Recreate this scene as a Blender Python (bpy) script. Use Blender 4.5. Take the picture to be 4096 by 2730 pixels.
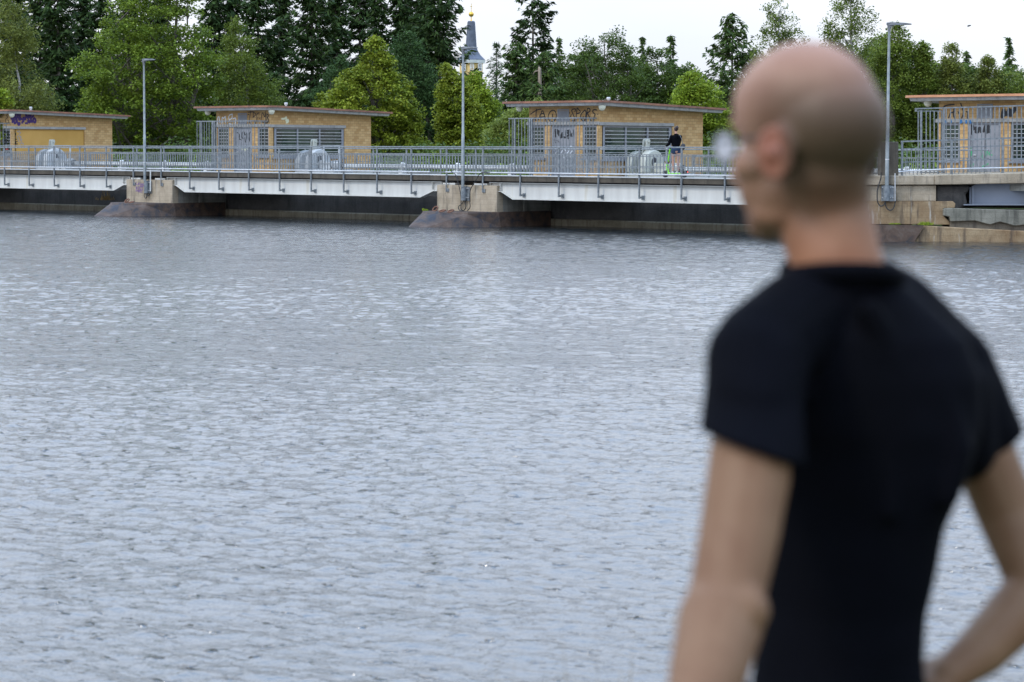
import bpy, bmesh, math, random
import numpy as np
from mathutils import Vector, Matrix
random.seed(7); RNG=np.random.default_rng(7)
for o in list(bpy.data.objects): bpy.data.objects.remove(o)
scene=bpy.context.scene; COL=scene.collection
# ---------------------------------------------------------------- camera
# world frame: x runs along the dam bridge, y away from the viewer, z up, water at z=0
F=9670.0; H=3.05; D=69.3; UC=67.9; ROLL=.003; TH=0.7560358098875515
PIT=math.atan((1365-599)/F)
def _basis():
    c,s=math.cos(TH),math.sin(TH)
    cp,sp=math.cos(PIT),math.sin(PIT)
    right=Vector((c,s,0)); f=Vector((-s*cp,c*cp,-sp)); up=Vector((-s*sp,c*sp,cp))
    R=right*math.cos(ROLL)+up*math.sin(ROLL); U=-right*math.sin(ROLL)+up*math.cos(ROLL)
    return R,U,f
R_,U_,F_=_basis(); CAMLOC=Vector((UC,-D,H))
RIGHT=Vector((math.cos(TH),math.sin(TH),0)); FWD=Vector((-math.sin(TH),math.cos(TH),0)); UP=Vector((0,0,1))
cam_d=bpy.data.cameras.new('camera'); cam=bpy.data.objects.new('camera',cam_d); COL.objects.link(cam)
cam.matrix_world=Matrix(((R_.x,U_.x,-F_.x,UC),(R_.y,U_.y,-F_.y,-D),(R_.z,U_.z,-F_.z,H),(0,0,0,1)))
cam_d.sensor_width=36; cam_d.lens=F*36/4096; cam_d.clip_end=6000; cam_d.clip_start=.1
cam_d.dof.use_dof=True; cam_d.dof.focus_distance=98; cam_d.dof.aperture_fstop=4.9
scene.camera=cam
def ray(x,y): return F_+R_*((x-2048)/F)+U_*((1365-y)/F)
def PV(x,y,v):                       # photo point -> (u,z) on the real plane y=v
    r=ray(x,y); t=(v+D)/r.y; return UC+t*r.x,H+t*r.z
def PU(x,y,u):
    r=ray(x,y); t=(u-UC)/r.x; return -D+t*r.y,H+t*r.z
def PD(x,y,d):
    r=ray(x,y); t=d/r.dot(FWD); return CAMLOC+r*t
# ---------------------------------------------------------------- world, sun, exposure
SUN_EL,SUN_AZ=48,0
world=bpy.data.worlds.new('World'); scene.world=world; world.use_nodes=True
nt=world.node_tree; nt.nodes.clear()
def N(t,**k):
    n=nt.nodes.new(t)
    for a,b in k.items(): setattr(n,a,b)
    return n
sundir=(-RIGHT*.55-FWD*.35).normalized()*math.cos(math.radians(SUN_EL))+UP*math.sin(math.radians(SUN_EL))
sky=N('ShaderNodeTexSky',sky_type='NISHITA',sun_disc=False,sun_elevation=math.radians(SUN_EL),sun_rotation=math.atan2(sundir.x,sundir.y))
sky.air_density=1.0; sky.dust_density=1.5
tc=N('ShaderNodeTexCoord'); sep=N('ShaderNodeSeparateXYZ'); nt.links.new(tc.outputs['Generated'],sep.inputs[0])
ns=N('ShaderNodeTexNoise'); ns.inputs['Scale'].default_value=3.0; ns.inputs['Detail'].default_value=5
mp=N('ShaderNodeMapping'); mp.inputs['Scale'].default_value=(1,1,3); nt.links.new(tc.outputs['Generated'],mp.inputs[0]); nt.links.new(mp.outputs[0],ns.inputs['Vector'])
cr=N('ShaderNodeValToRGB'); cr.color_ramp.elements[0].position=.3; cr.color_ramp.elements[1].position=.75
cr.color_ramp.elements[0].color=(8.2,8.9,10.0,1); cr.color_ramp.elements[1].color=(10.6,10.9,11.3,1)
nt.links.new(ns.outputs['Fac'],cr.inputs[0])
mr=N('ShaderNodeMapRange'); mr.inputs['From Min'].default_value=.05; mr.inputs['From Max'].default_value=.5
mr.inputs['To Min'].default_value=.97; mr.inputs['To Max'].default_value=.72; nt.links.new(sep.outputs['Z'],mr.inputs['Value'])
mx=N('ShaderNodeMixRGB'); nt.links.new(mr.outputs[0],mx.inputs['Fac']); nt.links.new(sky.outputs[0],mx.inputs['Color1']); 
gr=N('ShaderNodeMapRange'); gr.inputs['From Min'].default_value=0; gr.inputs['From Max'].default_value=.55; gr.inputs['To Min'].default_value=.88; gr.inputs['To Max'].default_value=3.2; nt.links.new(sep.outputs['Z'],gr.inputs['Value'])
vm=N('ShaderNodeVectorMath',operation='SCALE'); nt.links.new(cr.outputs[0],vm.inputs[0]); nt.links.new(gr.outputs[0],vm.inputs['Scale']); 
tn=N('ShaderNodeMixRGB'); nt.links.new(sep.outputs['Z'],tn.inputs['Fac']); tn.inputs['Color1'].default_value=(1.03,1.01,1.0,1); tn.inputs['Color2'].default_value=(.53,.81,1.2,1); tn.use_clamp=False
tm=N('ShaderNodeMixRGB',blend_type='MULTIPLY'); tm.inputs['Fac'].default_value=1; nt.links.new(vm.outputs[0],tm.inputs['Color1']); nt.links.new(tn.outputs[0],tm.inputs['Color2']); nt.links.new(tm.outputs[0],mx.inputs['Color2'])
bg=N('ShaderNodeBackground'); bg.inputs['Strength'].default_value=.1; nt.links.new(mx.outputs[0],bg.inputs['Color'])
out=N('ShaderNodeOutputWorld'); nt.links.new(bg.outputs[0],out.inputs['Surface'])
sl=bpy.data.lights.new('sun','SUN'); sl.energy=1.7; sl.angle=math.radians(11); sl.color=(1,.93,.83)
so=bpy.data.objects.new('sun',sl); COL.objects.link(so); so.rotation_euler=sundir.to_track_quat('Z','Y').to_euler()
vs=scene.view_settings; vs.view_transform='Standard'; vs.look='None'; vs.exposure=0; vs.gamma=1; vs.use_curve_mapping=False
scene.cycles.max_bounces=8; scene.cycles.transparent_max_bounces=12
# ---------------------------------------------------------------- materials
class NT:
    def __init__(s,name):
        s.m=bpy.data.materials.new(name); s.m.use_nodes=True; s.t=s.m.node_tree; s.t.nodes.clear()
        s.o=s.n('ShaderNodeOutputMaterial'); s.b=s.n('ShaderNodeBsdfPrincipled'); s.l(s.b.outputs[0],s.o.inputs['Surface'])
        s.tc=s.n('ShaderNodeTexCoord')
    def n(s,t,**k):
        n=s.t.nodes.new(t)
        for a,b in k.items(): setattr(n,a,b)
        return n
    def l(s,a,b): s.t.links.new(a,b)
    def map(s,scale=(1,1,1),out='Object',rot=(0,0,0)):
        m=s.n('ShaderNodeMapping'); m.inputs['Scale'].default_value=scale; m.inputs['Rotation'].default_value=rot; s.l(s.tc.outputs[out],m.inputs[0]); return m.outputs[0]
    def noise(s,vec,scale,detail=4,rough=.55,dist=0):
        n=s.n('ShaderNodeTexNoise'); s.l(vec,n.inputs['Vector']); n.inputs['Scale'].default_value=scale; n.inputs['Detail'].default_value=detail; n.inputs['Roughness'].default_value=rough; n.inputs['Distortion'].default_value=dist; return n.outputs['Fac']
    def ramp(s,fac,els):
        r=s.n('ShaderNodeValToRGB'); e=r.color_ramp.elements
        while len(e)<len(els): e.new(.5)
        for i,(p,c) in enumerate(els):
            e[i].position=p; e[i].color=tuple(c)+(1,) if not isinstance(c,(int,float)) else (c,c,c,1)
        s.l(fac,r.inputs[0]); return r.outputs[0]
    def mix(s,f,a,b,mode='MIX'):
        m=s.n('ShaderNodeMixRGB',blend_type=mode)
        for v,i in ((f,0),(a,1),(b,2)):
            if hasattr(v,'links'): s.l(v,m.inputs[i])
            elif isinstance(v,(int,float)): m.inputs[i].default_value=v if i==0 else (v,v,v,1)
            else: m.inputs[i].default_value=tuple(v)+(1,)
        return m.outputs[0]
    def bump(s,h,strength=.3,dist=.01):
        b=s.n('ShaderNodeBump'); b.inputs['Strength'].default_value=strength; b.inputs['Distance'].default_value=dist; s.l(h,b.inputs['Height']); s.l(b.outputs[0],s.b.inputs['Normal']); return b
    def fin(s,col=None,rough=.7,metal=0,spec=None):
        if col is not None:
            if hasattr(col,'links'): s.l(col,s.b.inputs['Base Color'])
            else: s.b.inputs['Base Color'].default_value=tuple(col)+(1,)
        s.b.inputs['Roughness'].default_value=rough; s.b.inputs['Metallic'].default_value=metal
        if spec is not None: s.b.inputs['Specular IOR Level'].default_value=spec
        return s.m
def mat_plain(name,c1,c2,scale=6,rough=.6,metal=0,streak=1,bump=0,pos=(.35,.65)):
    k=NT(name); v=k.map((1,1,1/streak)); f=k.noise(v,scale,5); c=k.ramp(f,[(pos[0],c1),(pos[1],c2)])
    if bump: k.bump(f,bump)
    return k.fin(c,rough,metal)
M={}
M['galv']=mat_plain('galvanised_steel',(0.135,0.150,0.163),(0.235,0.251,0.257),9,.45,.35)
M['galv_dark']=mat_plain('weathered_galvanised_steel',(0.108,0.124,0.138),(0.216,0.237,0.247),8,.55,.3)
M['galv_light']=mat_plain('bright_aluminium_tube',(0.400,0.400,0.400),(0.528,0.528,0.528),5,.4,.2)
M['pole']=mat_plain('zinc_pole',(0.167,0.192,0.206),(0.281,0.300,0.294),4,.4,.4)
M['lamphead']=mat_plain('grey_lamp_casting',(.09,.095,.1),(.14,.145,.15),5,.5)
M['greypaint']=mat_plain('grey_painted_metal',(0.190,0.198,0.220),(0.242,0.247,0.266),3,.5)
M['machine']=mat_plain('light_grey_machine_paint',(0.317,0.327,0.332),(0.436,0.445,0.445),2,.5)
M['machine_beige']=mat_plain('beige_machine_paint',(.33,.33,.28),(.43,.43,.37),2,.5)
M['pipe']=mat_plain('white_pipe_paint',(0.468,0.468,0.442),(0.637,0.637,0.612),1.2,.5)
M['dark']=mat_plain('dark_steel',(.008,.01,.012),(.025,.025,.03),5,.6)
M['rubber']=mat_plain('black_rubber',(.012,.012,.012),(.025,.025,.025),8,.6)
M['cable']=mat_plain('black_cable',(.01,.011,.012),(.025,.026,.028),8,.4)
M['rust']=mat_plain('rusty_iron',(.09,.04,.025),(.2,.09,.05),10,.8)
M['globe']=mat_plain('cream_lamp_glass',(.5,.49,.38),(.6,.59,.47),3,.3)
M['ochre']=mat_plain('ochre_plaster',(.42,.235,.05),(.50,.29,.075),.8,.8)
M['gold']=mat_plain('gilded_metal',(.55,.33,.06),(.8,.5,.1),3,.35,.8)
M['slate']=mat_plain('slate_blue_sheet_metal',(.055,.065,.09),(.09,.105,.14),.8,.6)
M['tower']=mat_plain('yellow_rendered_wall',(.55,.38,.14),(.65,.46,.18),.5,.8)
M['white']=mat_plain('white_paint',(.6,.6,.6),(.72,.72,.72),2,.6)
for nm,c in (('black',(.012,.012,.015)),('white',(.62,.65,.68)),('purple',(.045,.014,.12)),('grey',(.2,.22,.27)),('cream',(.6,.6,.42)),('green',(.06,.32,.15)),('blue',(.015,.12,.3)),('red',(.4,.04,.03)),('violet',(.13,.06,.19))):
    M['sp_'+nm]=NT('spray_paint_'+nm).fin(c,.6)
def brick():
    k=NT('yellow_block_masonry'); sp=k.n('ShaderNodeSeparateXYZ'); k.l(k.tc.outputs['Object'],sp.inputs[0])
    ad=k.n('ShaderNodeMath',operation='ADD'); k.l(sp.outputs['X'],ad.inputs[0]); k.l(sp.outputs['Y'],ad.inputs[1])
    cb=k.n('ShaderNodeCombineXYZ'); k.l(ad.outputs[0],cb.inputs[0]); k.l(sp.outputs['Z'],cb.inputs[1])
    b=k.n('ShaderNodeTexBrick'); k.l(cb.outputs[0],b.inputs['Vector']); b.inputs['Scale'].default_value=1; b.inputs['Brick Width'].default_value=.27; b.inputs['Row Height'].default_value=.122
    b.inputs['Mortar Size'].default_value=.006; b.inputs['Mortar Smooth'].default_value=.2; b.inputs['Bias'].default_value=0
    b.inputs['Color1'].default_value=(.45,.27,.105,1); b.inputs['Color2'].default_value=(.62,.42,.195,1); b.inputs['Mortar'].default_value=(.27,.175,.085,1)
    n=k.noise(k.tc.outputs['Object'],1.3,4); n2=k.noise(k.tc.outputs['Object'],30,3)
    c=k.mix(.5,b.outputs['Color'],k.ramp(n,[(.3,(.6,.52,.42)),(.7,(1.0,.97,.93))]),'MULTIPLY')
    c=k.mix(.35,c,k.ramp(n2,[(.3,.6),(.7,1.0)]),'MULTIPLY')
    k.bump(b.outputs['Fac'],-.4,.01); return k.fin(c,.85)
M['brick']=brick()
def concrete(name,a,b,dark=(.05,.045,.04),streak=.5,board=True,lime=0):
    k=NT(name); o=k.tc.outputs['Object']
    n1=k.noise(o,1.6,6,.65); n2=k.noise(k.map((1,1,.12)),5,5,.6); n3=k.noise(o,22,4)
    c=k.ramp(n1,[(.3,a),(.7,b)])
    c=k.mix(k.ramp(n2,[(.52,0.0),(.72,streak)]),c,dark)
    c=k.mix(.5,c,k.ramp(n3,[(.25,.65),(.7,1.0)]),'MULTIPLY')
    if board:
        w=k.n('ShaderNodeTexWave',bands_direction='Z'); k.l(o,w.inputs[0]); w.inputs['Scale'].default_value=1.6; w.inputs['Distortion'].default_value=1.5; w.inputs['Detail'].default_value=3
        c=k.mix(k.ramp(w.outputs['Fac'],[(.0,.22),(.08,0.0)]),c,tuple(x*.55 for x in a))
    if lime:
        n4=k.noise(k.map((1.6,1.6,.16)),2.2,5,.7); c=k.mix(k.ramp(n4,[(.60,0.0),(.67,lime)]),c,(.42,.40,.35))
    k.bump(n3,.5,.03); return k.fin(c,.9)
M['conc']=concrete('pier_concrete',(.25,.20,.135),(.45,.37,.27),streak=.75,lime=.35)
M['conc_grey']=concrete('grey_concrete',(.19,.185,.16),(.33,.32,.28),streak=.7)
M['conc_dark']=concrete('shade_darkened_concrete',(.045,.042,.038),(.085,.08,.075),dark=(.015,.015,.015),board=False)  # dam wall's shade under the walkway is put into this base colour
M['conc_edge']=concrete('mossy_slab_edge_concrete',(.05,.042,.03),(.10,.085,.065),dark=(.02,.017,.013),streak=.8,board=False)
M['deck']=concrete('walkway_concrete',(.40,.37,.33),(.5,.47,.43),streak=.1,board=False)
M['lintel']=concrete('lintel_concrete',(.26,.255,.24),(.37,.36,.34),dark=(.1,.1,.1),streak=.5,board=False)
M['roofband']=concrete('pale_roof_edge_concrete',(.33,.33,.32),(.48,.48,.47),dark=(.12,.12,.12),streak=.5,board=False)
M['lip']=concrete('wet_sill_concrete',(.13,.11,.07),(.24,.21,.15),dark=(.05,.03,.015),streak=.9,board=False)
M['ochre_conc']=concrete('ochre_stained_concrete',(.19,.115,.055),(.34,.25,.145),dark=(.05,.035,.028),streak=.95,lime=.8)
M['ledge']=concrete('grey_brown_ledge_concrete',(.12,.115,.09),(.24,.225,.18),dark=(.04,.038,.03),streak=.8,lime=.3)
M['conc_low']=concrete('brown_stained_low_concrete',(.075,.06,.042),(.19,.16,.12),dark=(.03,.022,.018),streak=.8)
M['rock']=concrete('rough_dark_stonework',(.02,.02,.022),(.10,.09,.08),dark=(.01,.01,.01),streak=.6,board=False)
def girder_m():
    k=NT('white_girder_paint'); n=k.noise(k.map((1,1,.15)),2.5,5); c=k.ramp(n,[(.3,(.44,.43,.40)),(.6,(.52,.515,.48)),(.78,(.42,.38,.29))]); return k.fin(c,.45)
M['girder']=girder_m()
M['girder_grey']=mat_plain('grey_girder_paint',(0.168,0.189,0.231),(0.203,0.224,0.266),1.2,.5)
def rusted():
    k=NT('rusting_blue_black_steel'); o=k.tc.outputs['Object']
    n=k.noise(o,1.7,8,.7,.6); n2=k.noise(o,12,5)
    c=k.ramp(n,[(.38,(.016,.018,.028)),(.46,(.05,.034,.027)),(.56,(.085,.05,.033)),(.7,(.12,.09,.07))])
    c=k.mix(.45,c,k.ramp(n2,[(.3,.45),(.7,1.0)]),'MULTIPLY'); k.bump(n2,.3,.01); return k.fin(c,.7)
M['nose']=rusted()
def copper():
    k=NT('copper_flashing'); v=k.map((1,1,1)); n=k.noise(v,2.2,5); n2=k.noise(k.map((14,14,.5)),1.2,3)
    c=k.ramp(n,[(.3,(.13,.05,.03)),(.7,(.27,.115,.06))]); c=k.mix(k.ramp(n2,[(.6,0.0),(.7,.7)]),c,(.04,.03,.028)); return k.fin(c,.55,.2)
M['copper']=copper()
def copper2():
    k=NT('bright_copper_flashing'); n=k.noise(k.tc.outputs['Object'],2.2,5)
    c=k.ramp(n,[(.3,(.36,.15,.07)),(.7,(.5,.24,.12))]); return k.fin(c,.55,.2)
M['copper_bright']=copper2()
def glassm():
    k=NT('dark_window_glass'); n=k.noise(k.tc.outputs['Object'],.9,3); c=k.ramp(n,[(.35,(.008,.014,.012)),(.7,(.03,.06,.04))]); m=k.fin(c,.06); k.b.inputs['Specular IOR Level'].default_value=.6; return m
M['glass']=glassm()
def water():
    k=NT('river_water'); o=k.map((1,1,1))
    a=k.noise(k.map((1,1,1),rot=(0,0,.6)),.5,2,.5)
    b=k.noise(k.map((1.0,1.5,1),rot=(0,0,-.95)),1.9,3,.6,.3)
    c=k.noise(k.map((1.0,1.8,1),rot=(0,0,-.55)),5.5,4,.65,.5)
    d=k.noise(k.map((1.0,1.5,1),rot=(0,0,-1.3)),13,3,.6,.3)
    def mul(x,f):
        m=k.n('ShaderNodeMath',operation='MULTIPLY'); k.l(x,m.inputs[0]); m.inputs[1].default_value=f; return m.outputs[0]
    def add(x,y):
        m=k.n('ShaderNodeMath',operation='ADD'); k.l(x,m.inputs[0]); k.l(y,m.inputs[1]); return m.outputs[0]
    e=k.noise(k.map((1.0,1.5,1),rot=(0,0,-.8)),4.6,2,.5)
    mm=k.n('ShaderNodeMath',operation='SUBTRACT'); k.l(e,mm.inputs[0]); mm.inputs[1].default_value=.635
    mx_=k.n('ShaderNodeMath',operation='MAXIMUM'); k.l(mm.outputs[0],mx_.inputs[0]); mx_.inputs[1].default_value=0
    h=add(add(mul(c,.015),mul(d,.009)),mul(mx_.outputs[0],.62))
    bp=k.n('ShaderNodeBump'); bp.inputs['Strength'].default_value=1; bp.inputs['Distance'].default_value=1.0; k.l(h,bp.inputs['Height']); k.l(bp.outputs[0],k.b.inputs['Normal'])
    m=k.fin((.012,.016,.018),.075); k.b.inputs['IOR'].default_value=2.05; return m
M['water']=water()
def ground_m():
    k=NT('grass_ground'); n=k.noise(k.tc.outputs['Object'],.4,6); c=k.ramp(n,[(.3,(.03,.05,.015)),(.7,(.07,.10,.03))]); return k.fin(c,.95)
M['ground']=ground_m()
def leafm(name,c1,c2,trans=.35,rough=.5):
    k=NT(name); at=k.n('ShaderNodeAttribute',attribute_name='tint'); c=k.ramp(at.outputs['Fac'],[(0,c1),(1,c2)])
    n=k.noise(k.tc.outputs['Object'],.45,3); c=k.mix(.6,c,k.ramp(n,[(.32,.42),(.68,1.05)]),'MULTIPLY')
    k.fin(c,rough,0,.12)
    tr=k.n('ShaderNodeBsdfTranslucent'); k.l(c,tr.inputs['Color']); ms=k.n('ShaderNodeMixShader'); ms.inputs[0].default_value=trans
    k.l(k.b.outputs[0],ms.inputs[1]); k.l(tr.outputs[0],ms.inputs[2]); k.l(ms.outputs[0],k.o.inputs['Surface']); return k.m
LF={'birch':leafm('birch_leaves',(0.119,0.145,0.029),(0.252,0.278,0.061)),
 'aspen':leafm('aspen_leaves',(.05,.09,.010),(.27,.36,.045)),
 'linden':leafm('linden_leaves',(.075,.125,.010),(.36,.40,.045)),
 'darkleaf':leafm('dark_leaves',(0.048,0.082,0.017),(0.123,0.176,0.033)),
 'willow':leafm('willow_leaves',(0.159,0.218,0.040),(0.398,0.459,0.105)),
 'lime':leafm('lime_green_leaves',(0.146,0.230,0.020),(0.371,0.447,0.048)),
 'spruce':leafm('spruce_needles',(0.016,0.035,0.010),(0.055,0.094,0.021),.1,.7),
 'spruce2':leafm('greener_spruce_needles',(0.035,0.069,0.017),(0.103,0.151,0.033),.15,.7),
 'pine':leafm('stone_pine_needles',(0.028,0.063,0.019),(0.083,0.144,0.042),.15,.7),
 'larch':leafm('larch_needles',(0.066,0.103,0.048),(0.159,0.206,0.089),.3,.7),
 'birch2':leafm('birch_leaves_fresh',(0.080,0.121,0.016),(0.225,0.278,0.048)),
 'dry':leafm('dry_grass_blades',(.22,.14,.05),(.42,.30,.12))}
M['bark']=mat_plain('grey_brown_bark',(.06,.05,.04),(.14,.12,.095),5,.9,0,4)
M['bark_birch']=mat_plain('birch_bark',(.10,.09,.08),(.42,.40,.37),3,.8,0,.6)
M['deadwood']=mat_plain('pale_dead_wood',(.14,.10,.07),(.28,.22,.16),5,.9,0,4)
# ---------------------------------------------------------------- mesh builder
class MB:
    def __init__(s): s.v=[]; s.f=[]
    def add(s,vs,fs):
        n=len(s.v); s.v+= [tuple(p) for p in vs]; s.f+=[tuple(i+n for i in f) for f in fs]; return s
    def box(s,x0,x1,y0,y1,z0,z1):
        vs=[(x,y,z) for z in (z0,z1) for y in (y0,y1) for x in (x0,x1)]
        return s.add(vs,[(0,2,3,1),(4,5,7,6),(0,1,5,4),(1,3,7,5),(3,2,6,7),(2,0,4,6)])
    def tube(s,pts,r,n=8,cap=True):
        pts=[Vector(p) for p in pts]; m=len(pts); rs=r if hasattr(r,'__len__') else [r]*m
        vs=[];fs=[]; pa=None
        for i,p in enumerate(pts):
            t=(pts[min(i+1,m-1)]-pts[max(i-1,0)])
            t=t.normalized() if t.length>1e-9 else Vector((0,0,1))
            if pa is None: a=t.orthogonal().normalized()
            else:
                a=pa-t*pa.dot(t); a=a.normalized() if a.length>1e-6 else t.orthogonal().normalized()
            pa=a; b=t.cross(a)
            for k in range(n):
                g=2*math.pi*k/n; vs.append(p+(a*math.cos(g)+b*math.sin(g))*rs[i])
        for i in range(m-1):
            for k in range(n):
                a0=i*n+k;b0=i*n+(k+1)%n; fs.append((a0,b0,b0+n,a0+n))
        if cap: fs.append(tuple(range(n-1,-1,-1))); fs.append(tuple(range((m-1)*n,m*n)))
        return s.add(vs,fs)
    def prism(s,poly,ax,a0,a1):          # poly: list of 2D points, extruded along axis ax
        n=len(poly)
        def P(p,a): return {0:(a,p[0],p[1]),1:(p[0],a,p[1]),2:(p[0],p[1],a)}[ax]
        vs=[P(p,a0) for p in poly]+[P(p,a1) for p in poly]
        fs=[tuple(range(n)),tuple(range(2*n-1,n-1,-1))]+[(i,i+n,(i+1)%n+n,(i+1)%n) for i in range(n)]
        return s.add(vs,fs)
    def loft(s,rings,cap=True):
        n=len(rings[0]); vs=[p for r in rings for p in r]; fs=[]
        for i in range(len(rings)-1):
            for k in range(n): fs.append((i*n+k,i*n+(k+1)%n,(i+1)*n+(k+1)%n,(i+1)*n+k))
        if cap: fs.append(tuple(range(n-1,-1,-1))); fs.append(tuple(range((len(rings)-1)*n,len(rings)*n)))
        return s.add(vs,fs)
    def ball(s,c,r,nu=12,nv=8,rot=None):
        rx,ry,rz=r if hasattr(r,'__len__') else (r,r,r); c=Vector(c); vs=[];fs=[]
        for j in range(1,nv):
            a=math.pi*j/nv
            for i in range(nu):
                b=2*math.pi*i/nu; p=Vector((rx*math.sin(a)*math.cos(b),ry*math.sin(a)*math.sin(b),rz*math.cos(a)))
                if rot is not None: p=rot@p
                vs.append(c+p)
        t=Vector((0,0,rz)); t=rot@t if rot is not None else t
        vs.append(c+t); vs.append(c-t); T=len(vs)-2
        for j in range(nv-2):
            for i in range(nu): fs.append((j*nu+i,(j+1)*nu+i,(j+1)*nu+(i+1)%nu,j*nu+(i+1)%nu))
        for i in range(nu):
            fs.append((T,i,(i+1)%nu)); fs.append((T+1,(nv-2)*nu+(i+1)%nu,(nv-2)*nu+i))
        return s.add(vs,fs)
    def build(s,name,mat,parent=None,smooth=False,bevel=0,fix=True):
        off=parent_world(parent); me=bpy.data.meshes.new(name)
        me.from_pydata([(x-off[0],y-off[1],z-off[2]) for x,y,z in s.v],[],s.f)
        if fix:
            bm=bmesh.new(); bm.from_mesh(me); bmesh.ops.recalc_face_normals(bm,faces=bm.faces)
            if bevel: bmesh.ops.bevel(bm,geom=[e for e in bm.edges if e.calc_face_angle(0)>.5],offset=bevel,segments=1,affect='EDGES',clamp_overlap=True)
            bm.to_mesh(me); bm.free()
        if smooth:
            me.polygons.foreach_set('use_smooth',[True]*len(me.polygons))
            try: me.set_sharp_from_angle(angle=math.radians(40))
            except Exception: pass
        me.materials.append(M[mat] if isinstance(mat,str) else mat)
        o=bpy.data.objects.new(name,me); COL.objects.link(o)
        if parent is not None: o.parent=parent
        return o
def parent_world(p):
    v=Vector((0,0,0))
    while p is not None: v+=p.location; p=p.parent
    return v
def tag(o,label,cat,group=None):
    o['label']=label; o['category']=cat
    if group: o['group']=group
    return o
def thing(name,loc,label,cat,group=None):
    o=bpy.data.objects.new(name,None); COL.objects.link(o); o.location=loc; o.empty_display_size=.2; return tag(o,label,cat,group)
def structure(o): o['kind']='structure'; return o
def reorigin(o):
    # put a single-mesh thing's origin at its base
    me=o.data; n=len(me.vertices); a=np.empty(n*3); me.vertices.foreach_get('co',a); a=a.reshape(-1,3)
    c=Vector(((a[:,0].min()+a[:,0].max())/2,(a[:,1].min()+a[:,1].max())/2,a[:,2].min()))
    a-=np.array(c); me.vertices.foreach_set('co',a.ravel()); o.location=c; me.update(); return o
def ribbon(lines,to3,w,nrm,name,mat,parent):
    """spray strokes: thin raised ribbons lying on a wall; lines in photo pixels, to3 puts them on the wall's plane"""
    mb=MB(); nrm=Vector(nrm); k=0
    for L in lines:
        P=[Vector(to3(*p)) for p in L]
        if len(P)>2:             # soften corners
            Q=[P[0]]
            for i in range(len(P)-1):
                Q+= [P[i].lerp(P[i+1],.25),P[i].lerp(P[i+1],.75)]
            P=Q+[P[-1]]
        for i,p in enumerate(P):
            k+=1; off=nrm*(.004+.00006*k); a=nrm.orthogonal().normalized(); b=nrm.cross(a)
            mb.add([p+off+(a*math.cos(t)+b*math.sin(t))*w/2 for t in [j*math.pi/4 for j in range(8)]],[tuple(range(8))])
            if i<len(P)-1 and (P[i+1]-p).length>1e-5:
                k+=1; off=nrm*(.004+.00006*k); d=(P[i+1]-p).normalized(); sd=d.cross(nrm)*w/2
                mb.add([p+off+sd,P[i+1]+off+sd,P[i+1]+off-sd,p+off-sd],[(0,1,2,3)])
    return mb.build(name,mat,parent,fix=False)
# ================================================================ setting
P=20.37
def build_water():
    # open water: real wavelets in front of the near bank, flat sheet (a hand lower) everywhere else
    rg=np.random.default_rng(3); V=[np.array([(-900,-500,-.07),(900,-500,-.07),(900,12.6,-.07),(-900,12.6,-.07)],float)]; Fq=[np.array([[0,1,2,3]])]; nv=4
    comps=[]
    for lam,n in ((4.5,5),(2.4,9),(1.3,14),(.75,20),(.45,26),(.27,26),(.17,22)):
        for i in range(n):
            th=rg.normal(-1.35,.62); L=lam*rg.uniform(.7,1.35); k=2*math.pi/L; sl={4.5:.003,2.4:.004,1.3:.0055,.75:.0085,.45:.016,.27:.027,.17:.034}[lam]
            comps.append((k*math.cos(th),k*math.sin(th),rg.uniform(0,6.28),sl/k*1.3,lam))
    for d0,d1,c in ((7.0,34,.040),(34,66,.068),(66,122,.105)):
        nr=int((d1-d0)/c); hw=lambda d:d*.285+3.5
        dd=np.linspace(d0,d1,nr+1); w1=hw(d1); ncol=int(2*w1/c*.8); t=np.linspace(-1,1,ncol+1)
        X=(hw(dd)[:,None]*t[None,:]); Y=np.repeat(dd[:,None],ncol+1,1)
        wx=UC+X*RIGHT.x+Y*FWD.x; wy=-D+X*RIGHT.y+Y*FWD.y; z=np.zeros_like(wx)
        gust=.75+.35*np.sin(wx*.11+.7*np.sin(wy*.07))*np.sin(wy*.13+1.3+.5*np.sin(wx*.09))
        for kx,ky,ph,A,lam in comps:
            if 2*math.pi/math.hypot(kx,ky)<3.0*c: continue
            p=np.sin(kx*wx+ky*wy+ph); z+=A*(np.exp(1.1*(p-1))*1.5-.75)*(gust if lam<2 else 1)
        lee=np.clip((wy-.2)/3.0,0,1); z*=1-.75*lee
        ed=np.clip((1-np.abs(t))/.12,0,1)[None,:]*np.clip((Y-7)/1.2,0,1)*np.clip((122-Y)/3,0,1); ed=ed*ed*(3-2*ed); z=z*ed-.068*(1-ed)
        V.append(np.stack([wx,wy,z],-1).reshape(-1,3)); i,j=np.meshgrid(np.arange(nr),np.arange(ncol),indexing='ij'); a=(i*(ncol+1)+j).ravel()+nv
        Fq.append(np.stack([a,a+1,a+ncol+2,a+ncol+1],1)); nv+=(nr+1)*(ncol+1)
    V=np.concatenate(V).astype(np.float32); Fq=np.concatenate(Fq).astype(np.int32); n=len(Fq)
    me=bpy.data.meshes.new('water'); me.vertices.add(len(V)); me.vertices.foreach_set('co',V.ravel()); me.loops.add(n*4); me.loops.foreach_set('vertex_index',Fq.ravel())
    me.polygons.add(n); me.polygons.foreach_set('loop_start',np.arange(0,n*4,4,dtype=np.int32)); me.polygons.foreach_set('use_smooth',np.ones(n,dtype=bool)); me.update(calc_edges=True)
    me.materials.append(M['water']); o=bpy.data.objects.new('water',me); COL.objects.link(o); structure(o); print('water quads',n)
build_water()
g=MB(); g.add([(-3000,12.6,-1),(3000,12.6,-1),(3000,13.4,1.35),(-3000,13.4,1.35),(3000,3000,1.6),(-3000,3000,1.6)],[(0,1,2,3),(3,2,4,5)])
structure(g.build('ground','ground'))
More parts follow.
